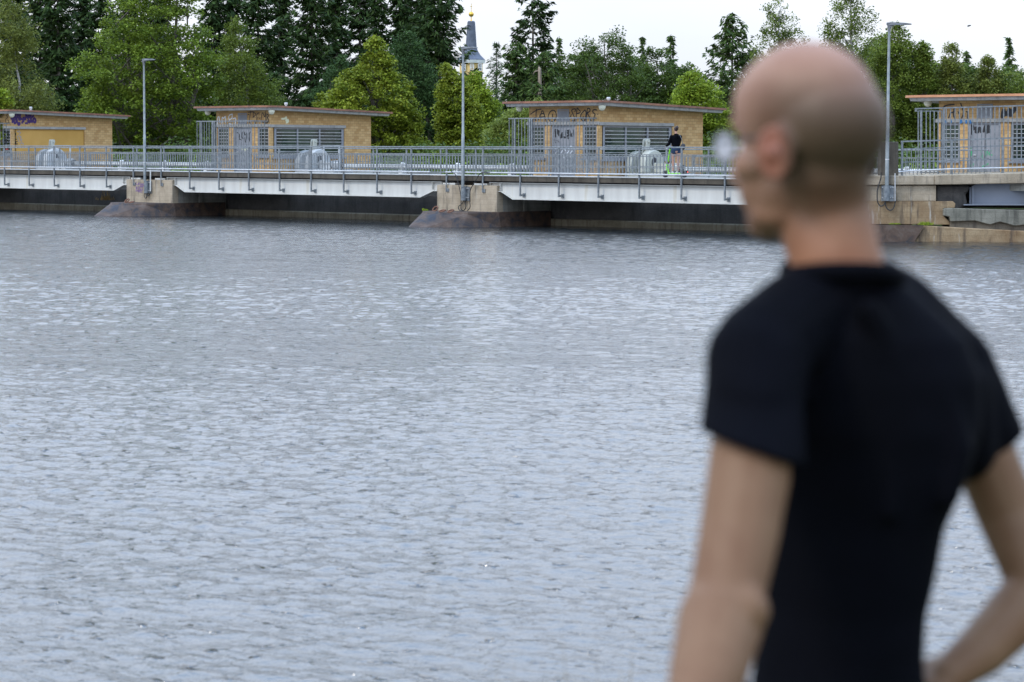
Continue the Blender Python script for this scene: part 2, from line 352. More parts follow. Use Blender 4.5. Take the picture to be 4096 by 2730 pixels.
def local(o,xx,yy,z): p=Vector((o.x,o.y,0))+RIGHT*xx+FWD*yy; return (p.x,p.y,z)
# near bank under the man: slopes to the water in front of him
nb=MB(); nx,ny=40,26; vs=[]
for j in range(ny):
    d=-14+j*24/(ny-1)
    for i in range(nx):
        x=-40+i*80/(nx-1); z=1.39+.03*math.sin(x*1.3+d)+.02*math.sin(d*2.7-x*.6)
        if d>4.2: z-=(d-4.2)*.36
        vs.append(local(CAMLOC,x,d,z))
nb.add(vs,[(j*nx+i,j*nx+i+1,(j+1)*nx+i+1,(j+1)*nx+i) for j in range(ny-1) for i in range(nx-1)])
structure(nb.build('near_bank','ground',smooth=True))
# ================================================================ dam: piers, walls, walkway
ordn={-2:'far left',-1:'left',0:'middle'}
bl=[(-1.95,3.0),(-1.9,.4),(-1.75,-1.0),(-1.15,-2.1),(-.5,-2.75),(.15,-2.4),(1.1,-1.3),(1.75,.2),(1.9,1.4),(1.9,3.0)]
tl=[(-1.8,3.0),(-1.75,.4),(-1.6,-.55),(-1.2,-1.25),(-.6,-1.6),(0,-1.5),(1.0,-.9),(1.72,.1),(1.88,1.4),(1.88,3.0)]
for k,lab in ((-2,'concrete pier at the far left outside of the frame with rusty nose'),(-1,'concrete pier with purple scrawl and dry grass below the left lamp post'),(0,'concrete pier below the middle lamp post with black cable loops and a rusty steel nose')):
    u=k*P; t=thing('bridge_pier',(u,1.5,-.5),lab,'bridge pier','concrete piers of the dam')
    MB().box(u-1.71,u+1.66,.05,.42,-1,1.62).build('front_wall','conc',t,bevel=.02)
    MB().box(u-1.70,u+1.65,.42,1.42,-1,1.615).box(u-1.62,u+1.57,1.42,1.62,-1,1.61).box(u-1.74,u+1.69,1.62,12.3,-1,1.61).build('side_wall','conc_grey',t)
    MB().box(u-1.2,u+1.2,.5,2.1,1.62,1.79).build('bearing','conc_edge',t)
    mb=MB(); rings=[]
    for z,q,a,s in ((-.8,bl,tl,0),(-.02,bl,tl,0),(.50,bl,tl,.93),(.58,tl,tl,1)):
        rings.append([(u+b_[0]*(1-s)+c_[0]*s,b_[1]*(1-s)+c_[1]*s,z) for b_,c_ in zip(bl,tl)])
    mb.loft(rings); mb.build('steel_nose','nose',t,bevel=.01)
    if k==-1:
        Z=lambda x,y:(lambda q:(q[0],.05,q[1]))(PV(480+x*.153,640+y*.153,.05))
        ribbon([[(425,580),(425,660),(460,655)],[(480,610),(500,612),(500,650),(480,650),(480,610)],[(525,590),(535,690)],[(555,690),(560,620),(575,650),(590,620),(595,690)],[(610,620),(612,680),(630,680)],
          [(425,700),(425,780)],[(450,700),(450,780)],[(425,740),(450,740)],[(480,700),(480,780)],[(545,700),(515,700),(515,780),(545,780)],[(515,740),(540,740)],[(560,700),(600,700)],[(580,700),(585,780)],[(415,815),(600,790)],[(475,835),(585,845)]],Z,.035,(0,-1,0),'graffiti','sp_violet',t)
dm=MB()
for k in (-3,-2,-1,0):
    u0,u1=k*P+1.69,(k+1)*P-1.74
    t=thing('dam_wall',((u0+u1)/2,3.4,0),{-3:'dark concrete dam wall far left beyond the frame',-2:'shaded dam wall left of the left pier',-1:'shaded dam wall between the two rusty pier noses',0:'shaded dam wall right of the middle pier'}[k],'dam wall','shaded dam walls under the walkway')
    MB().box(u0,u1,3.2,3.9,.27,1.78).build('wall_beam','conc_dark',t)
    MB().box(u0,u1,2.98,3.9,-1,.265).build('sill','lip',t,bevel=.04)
def girder(k):
    a=k*P; poly=[(a+1.16,1.40),(a+1.78,1.41),(a+2.43,1.11),(a+17.63,1.11),(a+18.39,1.38),(a+18.86,1.38),(a+18.86,1.74),(a+1.16,1.74)]
    t=thing('steel_girder',(a+10,.3,1.1),{-2:'white steel girder left of the left lamp post',-1:'white steel girder between the left and the middle lamp post',0:'white steel girder right of the middle lamp post, behind the head'}[k],'girder','white girders under the walkway')
    MB().prism(poly,1,.24,.26).build('web','girder',t)
    fl=MB().box(a+1.16,a+18.86,.12,.38,1.722,1.745)
    fl.prism([(a+1.16,1.385),(a+1.79,1.385),(a+2.44,1.085),(a+17.62,1.085),(a+18.38,1.355),(a+18.86,1.355),(a+18.86,1.378),(a+18.39,1.378),(a+17.63,1.108),(a+2.43,1.108),(a+1.78,1.408),(a+1.16,1.408)],1,.12,.38)
    fl.build('flange','girder',t)
    for uu in (a+1.2,a+1.75,a+18.3,a+18.83): MB().box(uu-.01,uu+.01,.13,.24,1.42,1.72).build('stiffener','girder',t)
    for uu in (a+.7,a+19.3): MB().box(uu-.35,uu+.35,.1,.4,1.63,1.70).build('bearing_plate','girder',t)
    MB().prism(poly,1,1.9,1.92).build('rear_web','girder',t)
for k in (-2,-1,0): girder(k)
uL,uR=-3*P,19.6
dk=thing('walkway_deck',(-20,1.1,1.79),'long thin concrete walkway slab of the dam bridge with dark mossy edge','walkway')
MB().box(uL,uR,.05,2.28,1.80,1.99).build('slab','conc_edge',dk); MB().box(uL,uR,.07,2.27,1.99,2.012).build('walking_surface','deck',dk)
MB().box(uL,uR,.45,2.1,1.745,1.80).build('packing_strip','dark',dk)
# ---------------------------------------------------------------- walkway railings
def railing(k,v,side,label,u0=None,n=10,ztop=3.17,grp='walkway railings'):
    a=k*P-1.10 if u0 is None else u0; L=n*P/10; dz=ztop-3.17
    t=thing('walkway_railing',(a+L/2,v,2.0),label,'railing',grp)
    MB().box(a,a+L-.004,v-.035,v+.035,3.12+dz,3.17+dz).build('top_rail','galv',t,bevel=.008)
    MB().box(a,a+L-.004,v-.02,v+.02,2.85+dz,2.885+dz).box(a,a+L-.004,v-.016,v+.016,2.415+dz,2.445+dz).box(a,a+L-.004,v-.018,v+.018,2.14+dz,2.165+dz).build('rail_bars','galv',t)
    for j in range(n):
        u=a+j*P/10; p=MB()
        if side==0:
            onpier=abs((u+P/2)%P-P/2)<1.6
            if onpier: p.box(u-.03,u+.03,v-.03,v+.03,1.70,3.118); p.box(u-.05,u+.0,v-.012,v+.012,1.34,1.72); p.box(u-.03,u+.1,v+.012,v+.05,1.34,1.48)
            else: p.box(u-.03,u+.03,v-.03,v+.03,1.22,3.118); p.box(u-.025,u+.025,v+.03,v+.2,1.23,1.30); p.box(u-.07,u+.07,v+.2,v+.24,1.18,1.34)
        else: p.box(u-.03,u+.03,v-.03,v+.03,2.0,3.118+dz)
        p.build('post','galv' ,t,bevel=.005)
        b=MB()
        for i in range(1,12):
            x=u+i*P/120; b.box(x-.012,x+.012,v-.010,v+.010,2.166+dz,2.849+dz)
        b.build('baluster_panel','galv',t)
    if side==0:
        MB().tube([(a,v-.065,2.135),(a+L*.5,v-.065,2.13),(a+L-(.9 if k==-1 else 0),v-.065,2.135)],.028,8).build('conduit','galv_light',t,smooth=True)
    return t
for k,s in ((-2,'near railing of the walkway over the left white girder'),(-1,'near railing of the walkway between left and middle lamp posts'),(0,'near railing of the walkway passing in front of the rider')): railing(k,0,0,s)
for k,s in ((-2,'far railing of the walkway before the hut with purple writing'),(-1,'far railing of the walkway before the second hut'),(0,'far railing of the walkway behind the scooter rider')): railing(k,2.15,1,s,u0=k*P-1.55,ztop=3.10)
railing(1,2.15,1,'far railing end beside the concrete post at right',u0=P-1.55,n=2,ztop=3.10)
# ---------------------------------------------------------------- lamp posts
def lamp(x,y,zb,zt,lab,rot=0):
    t=thing('street_lamp',(x,y,zb),lab,'street lamp','tall grey lamp posts on the dam')
    MB().tube([(x,y,zb+.1),(x,y,zb+2.2),(x,y,zb+2.22),(x,y,zt-.25)],[.068,.062,.052,.042],14).build('pole','pole',t,smooth=True)
    hd=MB(); prof=[(-.09,.0),(-.09,.07),(.1,.085),(.5,.06),(.74,.03),(.74,0),(.45,-.012),(.22,-.01),(.1,-.05),(.06,-.10),(-.055,-.10),(-.06,-.03)]
    c,s=math.cos(rot),math.sin(rot); n=len(prof); vs=[]
    for w in (-.09,.09):
        for a,b in prof:
            ww=w*(1 if a>.15 else .55); vs.append((x+a*c-ww*s,y+a*s+ww*c,zt-.07+b))
    hd.add(vs,[tuple(range(n)),tuple(range(2*n-1,n-1,-1))]+[(i,i+n,(i+1)%n+n,(i+1)%n) for i in range(n)]); h=hd.build('lamp_head','lamphead',t,bevel=.006)
    MB().tube([(x,y,zt-.28),(x,y,zt-.15)],.055,12).build('collar','lamphead',t)
    MB().tube([(x,y-.0,zb+.95-.0),(x,y,zb+.99)],.069,14).build('band','galv_light',t)
    return t
def bracket(t,x,y,z0,z1,R,Fw):
    def q(a,b,z): p=Vector((x,y,0))+R*a+Fw*b; return (p.x,p.y,z)
    pl=MB(); vs=[q(a,b,z) for z in (z0,z1) for b in (.10,.13) for a in (-.16,.26)]
    pl.add(vs,[(0,2,3,1),(4,5,7,6),(0,1,5,4),(1,3,7,5),(3,2,6,7),(2,0,4,6)]); pl.build('mounting_plate','galv',t)
    cl=MB(); n=9; ring=[]
    for z in (z0+.01,z1+.01):
        ring.append([q(math.cos(a)*.115,-math.sin(a)*.1+.02,z) for a in [math.pi*i/(n-1) for i in range(n)]]+[q(-.115,.1,z),q(.115,.1,z)])
    cl.loft(ring); cl.build('base_sleeve','galv_dark',t,smooth=True)
    bo=MB()
    for a in (-.13,.14,.22):
        for z in (z0+.12,z1-.06):
            bo.tube([q(a,.02,z),q(a,.11,z)],.016,6)
    bo.build('bolt','galv_light',t)
for k,s,zt in ((-1,'left of the three tall lamp posts, over the pier with purple scrawl',7.12),(0,'middle lamp post of the three, in front of the church spire side',7.12)):
    t=lamp(k*P-.05+(-.04 if k==-1 else 0),-.13,1.45,zt,s); bracket(t,k*P-.07,-.09,1.0,1.56,Vector((1,0,0)),Vector((0,1,0)))
p3=PD(3547,748,81.85)
t=lamp(p3.x,p3.y,p3.z-.05,PD(3550,95,81.85).z+.03,'right lamp post standing against the concrete post behind the head',rot=TH-.1); bracket(t,p3.x,p3.y,PD(3547,806,81.8).z,PD(3547,744,81.8).z,RIGHT,FWD)
def vcable(name,pts,v,lab,r=.018):
    mb=MB(); mb.tube([(lambda q:(q[0],v,q[1]))(PV(x,y,v)) for x,y in pts],r,7); return tag(reorigin(mb.build(name,'cable',smooth=True)),lab,'cable','black cables at the lamp posts')
def smoothpts(p,n=6):
    out=[]; m=len(p)
    for i in range(m-1):
        a=p[max(i-1,0)];b=p[i];c=p[i+1];d=p[min(i+2,m-1)]
        for j in range(n):
            t=j/n; out.append(tuple(.5*((2*b[q])+(-a[q]+c[q])*t+(2*a[q]-5*b[q]+4*c[q]-d[q])*t*t+(-a[q]+3*b[q]-3*c[q]+d[q])*t**3) for q in range(len(b))))
    return out+[p[-1]]
vcable('cable',smoothpts([(1805,688),(1822,700),(1832,730),(1842,775),(1844,805),(1844,835),(1852,843)]),-.09,'black cable curving down on the left of the middle lamp post')
vcable('cable',smoothpts([(1960,692),(1930,690),(1915,702),(1900,728),(1882,760),(1879,800),(1880,830),(1869,844)]),-.09,'black cable curving down on the right of the middle lamp post')
vcable('cable',smoothpts([(1856,800),(1848,815),(1834,828),(1838,842),(1855,843),(1863,828),(1859,801)]),-.05,'black cable loop hanging below the middle lamp post')
vcable('cable',smoothpts([(579,770),(577,785),(583,794),(589,782),(588,770)]),-.05,'small black cable loop under the left lamp post')
vcable('cable',smoothpts([(580,771),(588,784),(598,780),(603,768)]),-.08,'short black cable sagging between left lamp post and its conduit')
mb=MB(); a=PV(602,680,-.06); b=PV(602,766,-.06); mb.tube([(a[0],-.06,a[1]),(b[0],-.06,b[1])],.03,8); tag(reorigin(mb.build('conduit_pipe','pipe',smooth=True)),'short upright conduit beside the left lamp post','conduit')
# rusty mooring rings on the pier noses
def ring(c,r,tilt,lab):
    mb=MB(); R=Matrix.Rotation(tilt,3,'X')@Matrix.Rotation(.5,3,'Z'); pts=[Vector(c)+R@Vector((math.cos(a)*r,math.sin(a)*r*.7,0)) for a in [i*2*math.pi/14 for i in range(15)]]
    mb.tube(pts,.028,6); return tag(reorigin(mb.build('mooring_ring','rust',smooth=True)),lab,'mooring ring','rusty mooring rings on the pier noses')
for (x,y,tl_),s in zip(((1741,842,1.1),(1769,845,.35),(1803,846,.5),(508,809,.9),(525,810,.2)),('rusty ring nearest the nose tip on the middle pier','rusty ring lying flat, second on the middle pier','rusty ring nearest the lamp on the middle pier','rusty ring standing up beside dry grass on the left pier','rusty ring lying flat on the left pier')):
    r=ray(x,y); tt=(.62-H)/r.z; q=CAMLOC+r*tt; ring((q.x,q.y,.68 if tl_>.8 else .63),.13,tl_,s)
# ---------------------------------------------------------------- hoist huts
def zt(ox,oy,s): return lambda x,y:(ox+x*s,oy+y*s)
def hut(k,label,kind):
    du=k*P-(.2 if k==-2 else .12 if k==1 else 0); cop='copper_bright' if k==1 else 'copper'
    U=lambda x:x+du
    t=thing('gate_hut',(U(.5),8.5,1.95),label,'hut','yellow brick huts on the dam')
    A0,A1,V0,V1=-1.4,2.49,5.2,{-2:11.75,-1:11.65}.get(k,11.95); z0,z1=1.95,4.84
    w=MB()
    # face A with its openings
    w.box(U(A0),U(A1),V0,V0+.25,4.06,z1)
    for a,b,lo in ((-1.4,-1.32,0),(-1.32,-.5,2.70),(-.5,-.14,0),(1.2,1.6,0),(1.6,2.38,2.70),(2.38,2.49,0)):
        if lo: w.box(U(a),U(b),V0,V0+.25,z0,lo)
        else: w.box(U(a),U(b),V0,V0+.25,z0,4.06)
    # face B
    w.box(U(A1-.25),U(A1),V0+.25,V1,4.04,z1)
    w.box(U(A1-.25),U(A1),V0+.25,5.4,z0,4.04); w.box(U(A1-.25),U(A1),9.9,V1,z0,4.04); w.box(U(A1-.25),U(A1),5.4,9.9,z0,2.66)
    w.box(U(A0),U(A0+.25),V0+.25,V1,z0,z1); w.box(U(A0+.25),U(A1-.25),V1-.25,V1,z0,z1)
    w.build('wall','brick',t)
    lt=MB().box(U(-1.52),U(2.53),V0-.05,V0-.002,4.065,4.20).build('lintel','lintel',t,bevel=.01)
    MB().box(U(A1+.002),U(A1+.05),V0+.003,9.97,4.045,4.18).build('lintel','lintel',t,bevel=.01)
    # narrow windows of face A
    for a,b in ((-1.32,-.5),(1.6,2.38)):
        f=MB(); f.box(U(a),U(b),V0+.03,V0+.09,3.97,4.06).box(U(a),U(b),V0+.03,V0+.09,2.70,2.76).box(U(a),U(a+.1),V0+.03,V0+.09,2.76,3.97).box(U(b-.08),U(b),V0+.03,V0+.09,2.76,3.97)
        f=f.build('window','greypaint',t)
        MB().box(U(a+.1),U(b-.08),V0+.07,V0+.08,2.76,3.97).build('pane','glass',f)
        br=MB()
        for i in range(1,8): br.box(U(a+.1),U(b-.08),V0+.035,V0+.05,2.76+i*.151-.01,2.76+i*.151+.01)
        br.build('grille','galv_light',f)
        MB().box(U(a-.06),U(b+.03),V0-.08,V0+.02,2.62,2.70).build('sill','greypaint',f)
    if kind=='panel':
        MB().box(U(A1-.2),U(A1-.06),5.4,9.9,2.66,4.04).build('plaster_panel','ochre',t)
    else:
        f=MB(); f.box(U(A1-.12),U(A1-.04),5.4,9.9,3.97,4.04).box(U(A1-.12),U(A1-.04),5.4,9.9,2.66,2.78).box(U(A1-.12),U(A1-.04),5.4,5.62,2.78,3.97).box(U(A1-.12),U(A1-.04),9.75,9.9,2.78,3.97)
        for v in (6.95,8.35): f.box(U(A1-.12),U(A1-.04),v-.04,v+.04,2.78,3.97)
        f=f.build('window','greypaint',t)
        MB().box(U(A1-.1),U(A1-.09),5.62,9.75,2.78,3.97).build('pane','glass',f)
        br=MB()
        for i in range(1,8): br.box(U(A1-.035),U(A1-.015),5.62,9.75,2.78+i*.149-.011,2.78+i*.149+.011)
        br.build('shutter_bars','galv_light',f)
        MB().box(U(A1-.01),U(A1+.09),5.35,9.95,2.585,2.66).build('sill','greypaint',f)
    d=MB(); d.box(U(-.06),U(1.12),V0+.05,V0+.10,z0+.02,4.0); d=d.build('door','greypaint',t)
    MB().box(U(-.14),U(-.06),V0+.02,V0+.12,z0,4.06).box(U(1.12),U(1.2),V0+.02,V0+.12,z0,4.06).box(U(-.06),U(1.12),V0+.02,V0+.12,4.0,4.06).build('door_frame','greypaint',t)
    if k==1: MB().box(U(.52),U(.54),V0+.04,V0+.05,z0+.02,4.0).build('door_seam','dark',d)
    MB().box(U(.05),U(.17),V0+.02,V0+.05,2.88,2.93).box(U(.08),U(.11),V0-.0,V0+.02,2.88,2.91).build('handle','galv_light',d)
    f=MB(); f.box(U(.22),U(.86),V0-.03,V0-.002,4.66,4.72).box(U(.22),U(.86),V0-.03,V0-.002,4.21,4.25).box(U(.22),U(.28),V0-.03,V0-.002,4.25,4.66).box(U(.80),U(.86),V0-.03,V0-.002,4.25,4.66); f=f.build('vent','greypaint',t)
    sl_=MB()
    for i in range(9): z=4.27+i*.043; sl_.prism([(V0-.005,z),(V0-.026,z-.012),(V0-.026,z+.018),(V0-.005,z+.03)],0,U(.28),U(.80))
    sl_.build('louvre_slats','greypaint',f)
    # roof plan with rounded corners, falling gently to the back
    def plan(i):
        pts=[]; u0,u1,v0,v1=-2.68+i,3.12-i,4.47+i,V1+(.8 if k==-2 else .88 if k==-1 else .85)-i
        for cx,cy,r,a0 in ((u0+1.0,v0+.55,(1.0,.55),180),(u1-.75,v0+.75,(.75,.75),270)):
            for j in range(9):
                a=math.radians(a0+j*90/8); pts.append((cx+r[0]*math.cos(a),cy+r[1]*math.sin(a)))
        pts+= [(u1,v1),(u0,v1)]; return pts
    zz=lambda v,z:z-.2*max(0,(v-6))/6.5
    def slab(i,a,b,nm,mt,j=None):
        p=plan(i); q=plan(i if j is None else j); return MB().loft([[(U(x),y,zz(y,a)) for x,y in q],[(U(x),y,zz(y,b)) for x,y in p]]).build(nm,mt,rf)
    rf=MB().loft([[(U(x),y,zz(y,4.965)) for x,y in plan(0)],[(U(x),y,zz(y,5.05)) for x,y in plan(0.01)]]).build('roof',cop,t)
    slab(.10,4.845,4.96,'concrete_edge','roofband',.14)
    MB().tube([(U(1.0),7.5,4.97),(U(1.0),7.5,5.09)],.09,10).tube([(U(1.0),7.5,5.09),(U(1.0),7.5,5.15)],.05,10).tube([(U(1.0),7.5,5.15),(U(1.0),7.5,5.22),(U(1.0),7.5,5.25)],[.085,.085,.06],10).build('roof_vent','galv_light',rf)
    for x,y in ((-1.72,4.95),(2.83,5.0)):
        gl=MB(); gl.tube([(U(x),y,4.75),(U(x),y,4.842)],.15,14).ball((U(x),y,4.75),(.135,.135,.12),14,8); gl.build('ceiling_light','globe',t,smooth=True)
    # hut-specific writing
    A=lambda f:(lambda x,y:(lambda q:(q[0],V0,q[1]))(PV(*f(x,y),V0)))
    Bw=lambda f:(lambda x,y:(lambda q:(U(A1),q[0],q[1]))(PU(*f(x,y),U(A1))))
    nA,nB=(0,-1,0),(1,0,0)
    if k==0:
        z7=zt(2000,400,.17); dr=lambda x,y:(lambda q:(q[0],V0+.05,q[1]))(PV(*z7(x,y),V0+.05))
        ribbon([[(720,340),(860,240),(970,220)],[(860,220),(850,330),(850,420),(835,490)],[(880,500),(940,400),(1000,220),(1060,400),(1090,510)],[(940,410),(930,380),(990,310),(1050,350),(1050,400),(940,410)],
          [(1180,515),(1130,420),(1150,330),(1200,260),(1270,240),(1320,300),(1330,400),(1290,490),(1230,520),(1180,515)],[(1240,340),(1240,400)],[(1333,490),(1338,490)],[(1640,308),(1644,310)],
          [(1765,280),(1790,210),(1680,230),(1720,340),(1760,420),(1760,500),(1700,490)],[(1680,350),(1660,410)],[(1820,190),(1800,350),(1790,510)],[(1820,190),(1915,295),(1810,330)],
          [(2000,240),(1900,350),(1900,420),(1950,510),(1990,500),(2025,380),(2030,280),(2000,240)],[(1962,395),(1967,395)],[(2060,210),(2045,350),(2020,560)],[(2060,210),(2110,200),(2130,250),(2090,300),(2050,300)],[(2060,320),(2110,400),(2150,500)],
          [(2280,240),(2200,230),(2180,290),(2250,340),(2220,400),(2190,540)],[(2303,340),(2308,340)]],A(z7),.045,nA,'graffiti','sp_black',t)
        ribbon([[(1300,700),(1310,870)],[(1300,780),(1345,750)],[(1345,700),(1345,800)],[(1375,730),(1385,850),(1420,830),(1380,780),(1415,750),(1375,730)],[(1440,850),(1470,760),(1490,850),(1440,860)],[(1560,720),(1550,850),(1590,850)],[(1550,780),(1590,780)],[(1560,720),(1595,730)],[(1620,720),(1615,850)],[(1620,720),(1650,730),(1650,850)],[(1690,850),(1725,850),(1725,720)],[(1690,850),(1690,800),(1725,790)],[(1415,890),(1470,875),(1540,885)],[(1605,900),(1608,902)]],dr,.075,nA,'graffiti','sp_black',d)
        ribbon([[(1440,1250),(1490,1160),(1550,1180),(1560,1270),(1640,1200),(1620,1100),(1700,1090),(1725,1180),(1640,1270)],[(1490,1300),(1520,1390),(1560,1310)],[(1590,1420),(1640,1300),(1700,1400)]],dr,.04,nA,'graffiti','sp_white',d)
        ribbon([[(1290,930),(1300,990)],[(1320,950),(1340,990)],[(1360,960),(1385,1000)],[(1300,1010),(1340,1005)]],dr,.02,nA,'graffiti','sp_black',d)
    if k==-1:
        z3=zt(760,400,.2176); dr=lambda x,y:(lambda q:(q[0],V0+.05,q[1]))(PV(*z3(x,y),V0+.05))
        ribbon([[(1070,230),(1160,220)],[(1065,275),(1085,270)],[(1120,210),(1100,300),(1095,380)],[(1170,220),(1160,330)],[(1170,220),(1220,270),(1165,320)],[(1270,240),(1220,270),(1240,350),(1200,440)],[(1278,340),(1283,342)],[(1310,360),(1330,210),(1380,340),(1385,220)],[(1400,250),(1385,460)],[(1420,260),(1410,440)],[(1420,260),(1455,290),(1420,330),(1460,370),(1410,440)],[(1090,400),(1110,430)],[(1310,380),(1350,430),(1370,400)]],A(z3),.042,nA,'graffiti','sp_black',t)
        ribbon([[(500,480),(510,320),(540,310),(550,420)],[(590,430),(590,310),(620,350),(655,290),(660,420)],[(780,260),(710,290),(720,380),(770,340)],[(780,260),(775,330)],[(790,350),(850,330),(830,450)],[(720,440),(800,470)]],A(z3),.05,nA,'graffiti','sp_white',t)
        ribbon([[(870,600),(920,650),(900,720),(950,740)],[(960,600),(950,680),(980,720)],[(1000,600),(1010,660),(1045,600),(1045,700)],[(1010,700),(1020,800),(1045,700)],[(1110,590),(1085,640),(1100,760)]],dr,.05,nA,'graffiti','sp_black',d)
        ribbon([[(960,890),(960,920)],[(990,920),(1040,880),(1080,930)],[(1010,940),(1030,900)]],dr,.05,nA,'graffiti','sp_cream',d)
        ribbon([[(1690,350),(1740,350),(1775,310),(1760,400),(1800,360),(1808,400),(1775,420)]],Bw(z3),.09,nB,'graffiti','sp_cream',t)
    if k==-2:
        z1=zt(0,420,.1275)
        ribbon([[(430,270),(395,340),(420,410),(480,390),(490,310),(430,270)],[(575,260),(530,280),(550,330),(545,400),(510,400)],[(640,320),(600,290),(590,350),(650,400),(640,470),(590,470),(590,410)],[(385,550),(400,460),(440,450),(440,550)],[(390,500),(440,500)],[(490,440),(520,520),(480,580),(450,580)],[(520,430),(540,560)],[(560,600),(600,560),(625,600),(590,640),(560,600)],[(670,450),(800,460)],[(730,400),(740,520)],[(735,460),(690,570)],[(850,280),(800,270),(800,320),(850,350),(840,400),(780,395)],[(870,430),(910,310),(920,430),(960,330)],[(1040,350),(950,440),(1000,540)],[(1070,420),(1020,480),(1080,570),(1120,520),(1100,440),(1070,420)],[(870,510),(915,560)],[(890,480),(945,540)],[(800,578),(806,578)],[(845,578),(850,578)],[(345,437),(370,437)]],Bw(z1),.11,nB,'graffiti','sp_purple',t)
        pn=lambda x,y:(lambda q:(U(A1-.06),q[0],q[1]))(PU(*z1(x,y),U(A1-.06)))
        ribbon([[(390,730),(430,780),(370,830),(400,890),(450,830)],[(470,880),(430,930),(470,980),(500,900),(470,880)],[(440,920),(390,980),(410,1030),(460,1000)],[(410,1100),(520,1080)],[(470,1000),(450,1080),(480,1140)],[(540,1150),(480,1170),(500,1230),(550,1230)],[(410,1240),(430,1200),(440,1240)],[(430,1310),(470,1350)]],pn,.05,nB,'graffiti','sp_black',t)
        ribbon([[(530,830),(600,870),(610,800),(560,780)],[(580,980),(650,860)],[(600,1000),(670,990),(630,1060)],[(700,1080),(640,1080),(650,1150),(690,1130)],[(640,1240),(650,1190),(730,1210),(720,1250)],[(530,970),(600,1170)]],pn,.035,nB,'graffiti','sp_grey',t)
        ribbon([[(150,870),(210,850),(240,900)],[(150,1000),(200,1010)],[(260,860),(290,930),(260,1030)],[(150,1050),(160,1230)],[(200,1080),(210,1230)],[(270,1100),(275,1180)]],pn,.06,nB,'graffiti','sp_black',t)
        ribbon([[(180,1400),(200,1385),(215,1405),(250,1385)]],pn,.05,nB,'graffiti','sp_red',t)
        ribbon([[(10,400),(30,290),(50,400)],[(60,320),(90,240),(120,300),(80,360)],[(240,300),(200,320),(250,400),(200,430),(170,500),(200,580),(240,600),(280,500),(240,480)],[(15,520),(10,600)],[(60,560),(60,620)],[(90,560),(95,620)],[(295,545),(300,548)]],A(z1),.04,nA,'graffiti','sp_black',t)
    if k==1:
        z6=zt(3580,360,.2193); dr=lambda x,y:(lambda q:(q[0],V0+.05,q[1]))(PV(*z6(x,y),V0+.05))
        ribbon([[(1380,660),(1400,800)],[(1380,660),(1430,660),(1440,720),(1395,730)],[(1460,720),(1480,680),(1500,740),(1460,770),(1500,775)],[(1520,770),(1530,690),(1560,700),(1570,770)],[(1680,780),(1680,650),(1640,660),(1620,760)],[(1625,720),(1680,720)],[(1710,660),(1712,740)],[(1712,768),(1714,770)]],dr,.09,nA,'graffiti','sp_black',d)
        ribbon([[(980,510),(1010,420),(1050,410),(1090,400)],[(1080,350),(1060,450),(1090,530)],[(1150,400),(1170,440)],[(1210,530),(1260,420),(1200,250)],[(1330,400),(1320,540)],[(880,320),(940,280),(1080,270)],[(1300,400),(1340,410)]],A(z6),.05,nA,'graffiti','sp_black',t)
        ribbon([[(1960,490),(1980,360),(2000,450)],[(2040,440),(2100,350),(2110,460)],[(2130,420),(2190,350)]],A(z6),.16,nA,'graffiti','sp_black',t)
        ribbon([[(1380,1040),(1400,1200),(1350,1200),(1430,1100)],[(1570,1100),(1600,1250),(1560,1200),(1630,1280)],[(1750,1110),(1700,1180),(1770,1190)],[(1600,1400),(1700,1350)],[(1390,1380),(1440,1330),(1400,1460)],[(1640,1100),(1660,1230),(1690,1120)]],dr,.05,nA,'graffiti','sp_green',d)
        ribbon([[(930,570),(935,600)],[(1020,565),(1025,590)],[(1180,560),(1195,600)],[(1210,560),(1215,590)],[(1300,565),(1300,600)],[(1370,570),(1380,600)]],lambda x,y:(lambda q:(q[0],V0-.05,q[1]))(PV(*z6(x,y),V0-.05)),.08,nA,'graffiti','sp_blue',lt)
    # service platform behind the walkway
    pf=tag(MB().box(U(-2.0),U(6.3),2.3,12.7,1.70,1.945).build('service_platform','conc_grey'),{-2:'platform slab under the leftmost hut',-1:'platform slab under the second hut',0:'platform slab under the hut beside the rider',1:'platform slab under the rightmost hut'}[k],'platform','platforms under the huts')
    reorigin(pf)
    # hoist
    mt='machine_beige' if k==0 else 'machine'
    h=thing('gate_hoist',(U(4.3),7,1.95),{0:'beige gate hoist machine beside the scooter rider',-1:'pale grey gate hoist machine in front of the wide window of the second hut',-2:'pale grey gate hoist in front of the plain ochre panel'}.get(k,'gate hoist machine beyond the right frame edge'),'hoist','gate hoists beside the huts')
    def hood(ua,ub,v,r,nm):
        pts=[(v-r*1.02,2.12),(v+r*1.02,2.12)]+[(v+r*math.cos(a),2.38+(r)*math.sin(a)) for a in [math.pi*i/14 for i in range(15)]]
        hd=MB().prism(pts,0,U(ua),U(ub)).build(nm,mt,h,smooth=True,bevel=.025)
        MB().tube([(U((ua+ub)/2),v-.12,2.36+r),(U((ua+ub)/2),v-.12,2.44+r),(U((ua+ub)/2),v+.12,2.44+r),(U((ua+ub)/2),v+.12,2.36+r)],.014,6).build('lifting_handle','pipe',hd)
        return hd
    h1=hood(3.62,3.98,7,.66,'hood'); hood(2.95,3.25,6.95,.62,'hood')
    MB().ball((U(3.99),6.95,2.55),(.02,.17,.2)).build('dark_hole_disc','dark',h1); MB().tube([(U(3.9),6.95,2.42),(U(4.12),6.95,2.42)],.11,12).build('shaft_end',mt,h1)  # solid dark disc stands in for the shaded hole in the hood
    lv=MB()
    for uu in (3.33,3.5): 
        lv.prism([(6.9,2.9),(7.08,2.9),(7.2,3.42),(7.16,3.5),(7.0,3.5),(6.96,3.44)],0,U(uu),U(uu+.07))
